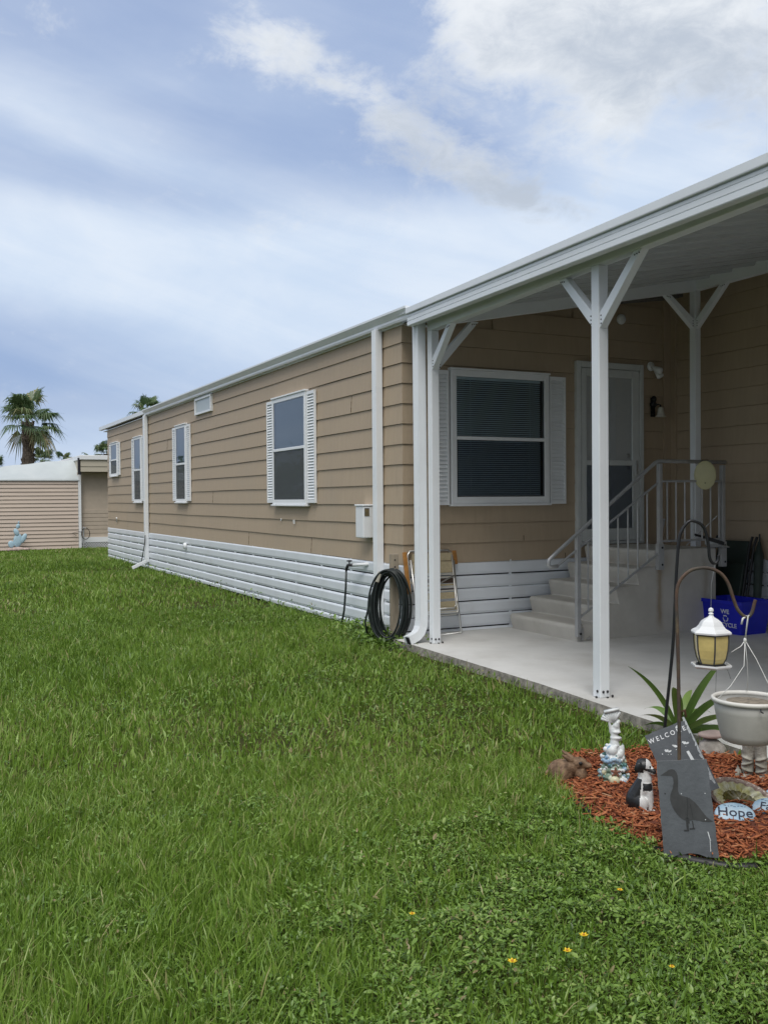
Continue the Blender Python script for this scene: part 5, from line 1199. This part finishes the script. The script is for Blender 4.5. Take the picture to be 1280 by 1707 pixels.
# yellow wildflowers
mat('petal_yellow', (0.80, 0.56, 0.02), 0.6, var=0.1); mat('flower_eye', (0.45, 0.20, 0.02), 0.7)
def flower(x, y, z, s_, lean, label):
    o = thing('yellow_wildflower', label, 'flower', (x, y, 0), random.uniform(0, 90), 'yellow wildflowers in the lawn')
    mb = MB(); top = Vector((0.01*lean, -0.012, z))
    for k in range(7):
        a = 2*math.pi*k/7; d = Vector((math.cos(a), math.sin(a), 0.25)); sd_ = Vector((-math.sin(a), math.cos(a), 0))
        p0 = top; p1 = top+d*s_*0.6+sd_*s_*0.24; p2 = top+d*s_; p3 = top+d*s_*0.6-sd_*s_*0.24; mb.poly([p0, p1, p2, p3])
    mb.build('petals', 'petal_yellow', o, world=False)
    mb = MB(); mb.ell(top+Vector((0, 0, 0.003)), (s_*0.25, s_*0.25, 0.004), 8, 6); mb.build('flower_center', 'flower_eye', o, world=False)
    mb = MB(); mb.tube([(0, 0, 0), tuple(top)], 0.0018, 5); mb.build('stem', 'strap_leaf', o, world=False)
flower(1.855, 2.37, 0.075, 0.016, 1, 'yellow wildflower in the low ground cover, rightmost of the row of three bright ones'); flower(1.75, 2.33, 0.075, 0.016, -1, 'yellow wildflower in the low ground cover, middle of the row of three bright ones')
flower(1.565, 2.345, 0.075, 0.016, 0, 'yellow wildflower in the low ground cover, leftmost of the row of three bright ones'); flower(1.47, 2.79, 0.065, 0.012, 0, 'small yellow wildflower alone among the longer grass blades left of the bright row')
flower(2.20, 2.62, 0.065, 0.012, 1, 'small yellow wildflower in the ground cover close below the goose plaque'); flower(1.97, 2.12, 0.065, 0.010, 1, 'dull yellow wildflower bud in the ground cover near the lower right photo corner')
# ------------------------------------------------------------------ mulch chips, grass, ground cover (uncountable)
def mesh_np(name, V, F, tint, m_, label, cat, parent=None, smooth=False):
    """V (n,k,3) pieces, F faces of one piece (lists of k-index), tint (n,)"""
    n_, k_ = V.shape[:2]
    me = bpy.data.meshes.new(name); me.vertices.add(n_*k_); me.vertices.foreach_set('co', V.astype(np.float32).ravel())
    sizes = np.array([len(f) for f in F]); flat_ = np.concatenate([np.array(f) for f in F])
    loops = (np.arange(n_)[:, None]*k_+flat_[None, :]).ravel().astype(np.int32)
    tot = np.tile(sizes, n_); starts = np.concatenate([[0], np.cumsum(tot)[:-1]]).astype(np.int32)
    me.loops.add(len(loops)); me.loops.foreach_set('vertex_index', loops)
    me.polygons.add(len(tot)); me.polygons.foreach_set('loop_start', starts); me.polygons.foreach_set('loop_total', tot.astype(np.int32))
    me.update(calc_edges=True)
    a = me.attributes.new('tint', 'FLOAT', 'FACE'); a.data.foreach_set('value', np.repeat(tint, len(F)).astype(np.float32))
    o = link(name, me, m_, parent, smooth); tag(o, label, cat, kind='stuff')
    return o
# chips
N = 13000
bb = np.array(BED); x = rng.uniform(bb[:, 0].min()-0.03, bb[:, 0].max()+0.03, N); y = rng.uniform(bb[:, 1].min()-0.03, bb[:, 1].max()+0.03, N)
jit = rng.normal(0, 0.018, (2, N)); ok = in_poly(x+jit[0], y+jit[1], BED) & (np.hypot(x-2.70, y-2.745) > 0.11); x, y = x[ok], y[ok]; N = len(x)
L = rng.uniform(0.005, 0.025, N)*rng.choice([0.7, 1, 1.6], N); Wd = rng.uniform(0.0015, 0.0075, N)*rng.choice([0.6, 1.0, 1.2], N); Hh = rng.uniform(0.001, 0.0028, N)
a = rng.uniform(0, 2*np.pi, N); el_ = rng.normal(0, 0.24, N); z = rng.uniform(0.022, 0.050, N)
d = np.stack([np.cos(a)*np.cos(el_), np.sin(a)*np.cos(el_), np.sin(el_)], 1); s_ = np.stack([-np.sin(a), np.cos(a), np.zeros(N)], 1); u = np.cross(d, s_)
c = np.stack([x, y, z], 1); V = np.zeros((N, 8, 3)); i = 0
for p in (-1, 1):
    for q, r in ((-1, -1), (1, -1), (1, 1), (-1, 1)):
        V[:, i] = c+d*(L*p)[:, None]+s_*(Wd*q*(0.6 if p > 0 else 1))[:, None]+u*(Hh*r)[:, None]; i += 1
tint_mat('mulch_chip', [(0.0, (0.10, 0.030, 0.016)), (0.35, (0.27, 0.078, 0.032)), (0.75, (0.42, 0.150, 0.064)), (0.92, (0.48, 0.23, 0.12)), (1.0, (0.46, 0.32, 0.20))], 0.85)
mesh_np('mulch', V, [(0, 3, 2, 1), (4, 5, 6, 7), (0, 1, 5, 4), (1, 2, 6, 5), (2, 3, 7, 6), (3, 0, 4, 7)], rng.beta(2.2, 2.2, N), 'mulch_chip', 'rust red wood chip mulch filling the flower bed', 'mulch')

# --- lawn
PATIO = [(4.20, 8.34)]+[(x_-0.012, y_) for x_, y_ in edge]+[(8.1, 1.0), (8.1, 8.5)]
BEDs = [(cx+(px-cx)*0.965, cy+(py-cy)*0.965) for px, py in BED]
def keep(x, y):
    k = ~in_poly(x, y, PATIO) & ~in_poly(x, y, BEDs)
    k &= ~((x > 4.425) & (y > 8.35) & (y < 24.6)) & ~((y > 29.5) & (x > -9.1) & (x < 4.6)) & ~((y > 29.62) & (x >= 4.6))
    return k
def wedge(n, d0, d1, a0, a1):
    dd = np.sqrt(rng.uniform(d0**2, d1**2, n)); aa = np.radians(rng.uniform(a0, a1, n))
    return dd*np.sin(aa), dd*np.cos(aa), dd
def vnoise(x, y, s, seed):
    r = np.random.default_rng(seed); G = r.random((64, 64)); u, v = x/s, y/s; i, j = np.floor(u).astype(int), np.floor(v).astype(int); f, g_ = u-i, v-j
    f, g_ = f*f*(3-2*f), g_*g_*(3-2*g_); A = lambda p, q: G[(i+p) % 64, (j+q) % 64]
    return (A(0, 0)*(1-f)+A(1, 0)*f)*(1-g_)+(A(0, 1)*(1-f)+A(1, 1)*f)*g_
def fb(x, y, s, seed): return 0.6*vnoise(x, y, s, seed)+0.28*vnoise(x, y, s/2.3, seed+1)+0.12*vnoise(x, y, s/5.1, seed+2)
def cover_amt(x, y):
    """how much broad leaved ground cover replaces grass"""
    # lower right foreground carpet, thinning to the left and away
    t_ = 1/(1+np.exp(-((x-1.45)*1.7-(y-2.55)*0.9)))
    t2 = 0.55*np.exp(-((x-3.3)**2/1.6+(y-6.2)**2/4.0))
    t3 = 0.35*np.exp(-((x-3.6)**2/1.0+(y-11)**2/14))
    return np.clip(np.maximum(t_*(y < 3.6+0.0*x), np.maximum(t2, t3))+1.25*(fb(x, y, 0.55, 31)-0.5), 0.02, 0.97)
def blades(n, d0, d1, a0, a1, w, h, seg, lean=0.55):
    x, y, dd = wedge(n, d0, d1, a0, a1); k = keep(x, y); ca_ = cover_amt(x, y); k &= rng.random(n) > ca_*0.88
    th = fb(x, y, 0.9, 5); k &= rng.random(n) < 0.45+0.9*th
    k &= (rng.random(n) < np.clip((4.16-x)/0.35, 0.25, 1)) | (y > 8.3) | (y < 4.2)
    x, y, th = x[k], y[k], th[k]; n = len(x)
    front = np.where(np.hypot(x-2.75, y-2.74) < 0.20, 0.4, 1.0); h = h*front
    long = np.clip(1.6*fb(x, y, 2.2, 77)-0.3, 0, 1.2); left = np.clip((1.9-x)/2.2, 0, 1)
    H = h*rng.gamma(7, 1/7, n)*(0.55+0.65*long+0.45*left*(y < 6))*(0.8+0.5*th)
    clump = fb(x, y, 0.22, 9)*2*np.pi*2.2; a = clump+rng.normal(0, 1.3, n); ln_ = np.abs(rng.normal(lean*0.72, 0.30, n)); H = H*np.where((x > 3.85) & (y < 8.3) & (y > 4.3), 0.78, 1.0)
    d = np.stack([np.cos(a), np.sin(a), np.zeros(n)], 1); fa = rng.uniform(0, 2*np.pi, n); s_ = np.stack([np.cos(fa), np.sin(fa), np.zeros(n)], 1)
    Wd = w*rng.uniform(0.55, 1.25, n)*np.where(rng.random(n) < 0.14, 1.9, 1.0)/2; c = np.stack([x, y, np.full(n, -0.003)], 1)
    if seg == 3: ts, ws = (0, 0.4, 0.75, 1.0), (1.0, 0.95, 0.62, 0.0)
    else: ts, ws = (0, 0.55, 1.0), (1.0, 0.85, 0.0)
    cols = []
    for t_, q in zip(ts, ws):
        p = c+d*(H*ln_*t_**1.8)[:, None]+np.stack([np.zeros(n), np.zeros(n), H*t_*(1-0.32*ln_*t_)], 1)
        cols += [p-s_*(Wd*q)[:, None], p+s_*(Wd*q)[:, None]] if q else [p]
    V = np.stack(cols, 1)
    F = [(0, 1, 3, 2), (2, 3, 5, 4), (4, 5, 6)] if seg == 3 else [(0, 1, 3, 2), (2, 3, 4)]
    dry = fb(x, y, 0.55, 55)
    tint = np.clip(rng.normal(0.41, 0.23, n)+0.45*(fb(x, y, 1.3, 21)-0.5)+0.30*(fb(x, y, 4.2, 63)-0.5)+np.where(rng.random(n) < 0.02+0.06*(dry > 0.62), 0.6, 0), 0, 1)
    return V, F, tint
tint_mat('grass_blade', [(0.0, (0.082, 0.155, 0.018)), (0.35, (0.158, 0.276, 0.032)), (0.65, (0.235, 0.363, 0.060)), (0.85, (0.316, 0.416, 0.119)), (1.0, (0.402, 0.368, 0.171))], 0.42, 0.30, spec=0.5)
near = blades(400000, 1.8, 5.2, -34, 68, 0.0043, 0.058, 3)
mesh_np('lawn_grass', *near, 'grass_blade', 'green lawn grass in the foreground', 'grass')
mid = blades(370000, 5.2, 12.5, -24, 52, 0.0075, 0.058, 2)
mesh_np('lawn_grass', *mid, 'grass_blade', 'green lawn grass in front of the carport and long wall', 'grass')
far = blades(290000, 12.5, 33, -20, 26, 0.015, 0.060, 2)
mesh_np('lawn_grass', *far, 'grass_blade', 'green lawn grass stretching to the pinkish house', 'grass')
# --- ground cover leaves (rhombic, slightly folded)
def covers(n, d0, d1, a0, a1, size, base=0.0, xy=None, hmax=0.05):
    if xy is None:
        x, y, dd = wedge(n, d0, d1, a0, a1); k = keep(x, y) & (rng.random(n) < base+cover_amt(x, y)); x, y = x[k], y[k]
    else: x, y = xy
    n = len(x); th = fb(x, y, 0.16, 14)
    if xy is None: hmax = hmax*np.where((np.hypot(x-2.75, y-2.74) < 0.20), 0.35, 1.0)
    z = rng.uniform(0.006, 1, n)**0.7*hmax*np.clip(2.3*th-0.40, 0.15, 1.6); a = rng.uniform(0, 2*np.pi, n); pit = rng.normal(0.25, 0.42, n); roll = rng.normal(0, 0.35, n)
    d = np.stack([np.cos(a)*np.cos(pit), np.sin(a)*np.cos(pit), np.sin(pit)], 1); s_ = np.stack([-np.sin(a)*np.cos(roll), np.cos(a)*np.cos(roll), np.sin(roll)], 1); u = np.cross(d, s_)
    Ls = size*rng.uniform(0.55, 1.3, n)*np.where(rng.random(n) < 0.12, 1.6, 1.0); Ws = Ls*rng.uniform(0.34, 0.52, n)/2; c = np.stack([x, y, z], 1); m1, m2 = 0.35, 0.72
    V = np.stack([c, c+d*(Ls*m1)[:, None]-s_*(Ws)[:, None]+u*(Ws*0.35)[:, None], c+d*(Ls*m1)[:, None], c+d*(Ls*m1)[:, None]+s_*(Ws)[:, None]+u*(Ws*0.35)[:, None],
                  c+d*(Ls*m2)[:, None]-s_*(Ws*0.72)[:, None]+u*(Ws*0.25)[:, None], c+d*(Ls*m2)[:, None], c+d*(Ls*m2)[:, None]+s_*(Ws*0.72)[:, None]+u*(Ws*0.25)[:, None], c+d*Ls[:, None]-u*(Ls*0.06)[:, None]], 1)
    F = [(0, 2, 1), (0, 3, 2), (1, 2, 5, 4), (2, 3, 6, 5), (4, 5, 7), (5, 6, 7)]
    tint = np.clip(rng.normal(0.42, 0.2, n)+0.3*(z/hmax-0.5)+np.where(rng.random(n) < 0.02, 0.5, 0), 0, 1)
    return V, F, tint
tint_mat('cover_leaf', [(0.0, (0.053, 0.107, 0.017)), (0.4, (0.119, 0.218, 0.029)), (0.75, (0.195, 0.311, 0.056)), (0.9, (0.263, 0.363, 0.098)), (1.0, (0.249, 0.204, 0.094))], 0.38, 0.2, spec=0.5)
mesh_np('ground_cover', *covers(340000, 1.8, 4.6, -30, 68, 0.0175, 0.05, hmax=0.055), 'cover_leaf', 'low broad leaved ground cover creeping through the lower right lawn', 'ground cover')
mesh_np('ground_cover', *covers(165000, 4.6, 13, -18, 52, 0.024, 0.08), 'cover_leaf', 'low broad leaved ground cover patches in front of the patio and skirting', 'ground cover')
# taller weeds at the foot of the hose and against the skirting
wx = np.concatenate([rng.normal(4.17, 0.13, 1500), rng.normal(4.30, 0.06, 500), rng.uniform(4.30, 4.42, 500)]); wy = np.concatenate([rng.normal(8.62, 0.30, 1500), rng.normal(9.15, 0.3, 500), rng.uniform(9, 24, 500)])
k = wx < 4.42; mesh_np('weeds', *covers(0, 0, 0, 0, 0, 0.042, xy=(wx[k], wy[k]), hmax=0.13), 'cover_leaf', 'taller leafy weeds at the foot of the coiled hose', 'weeds')
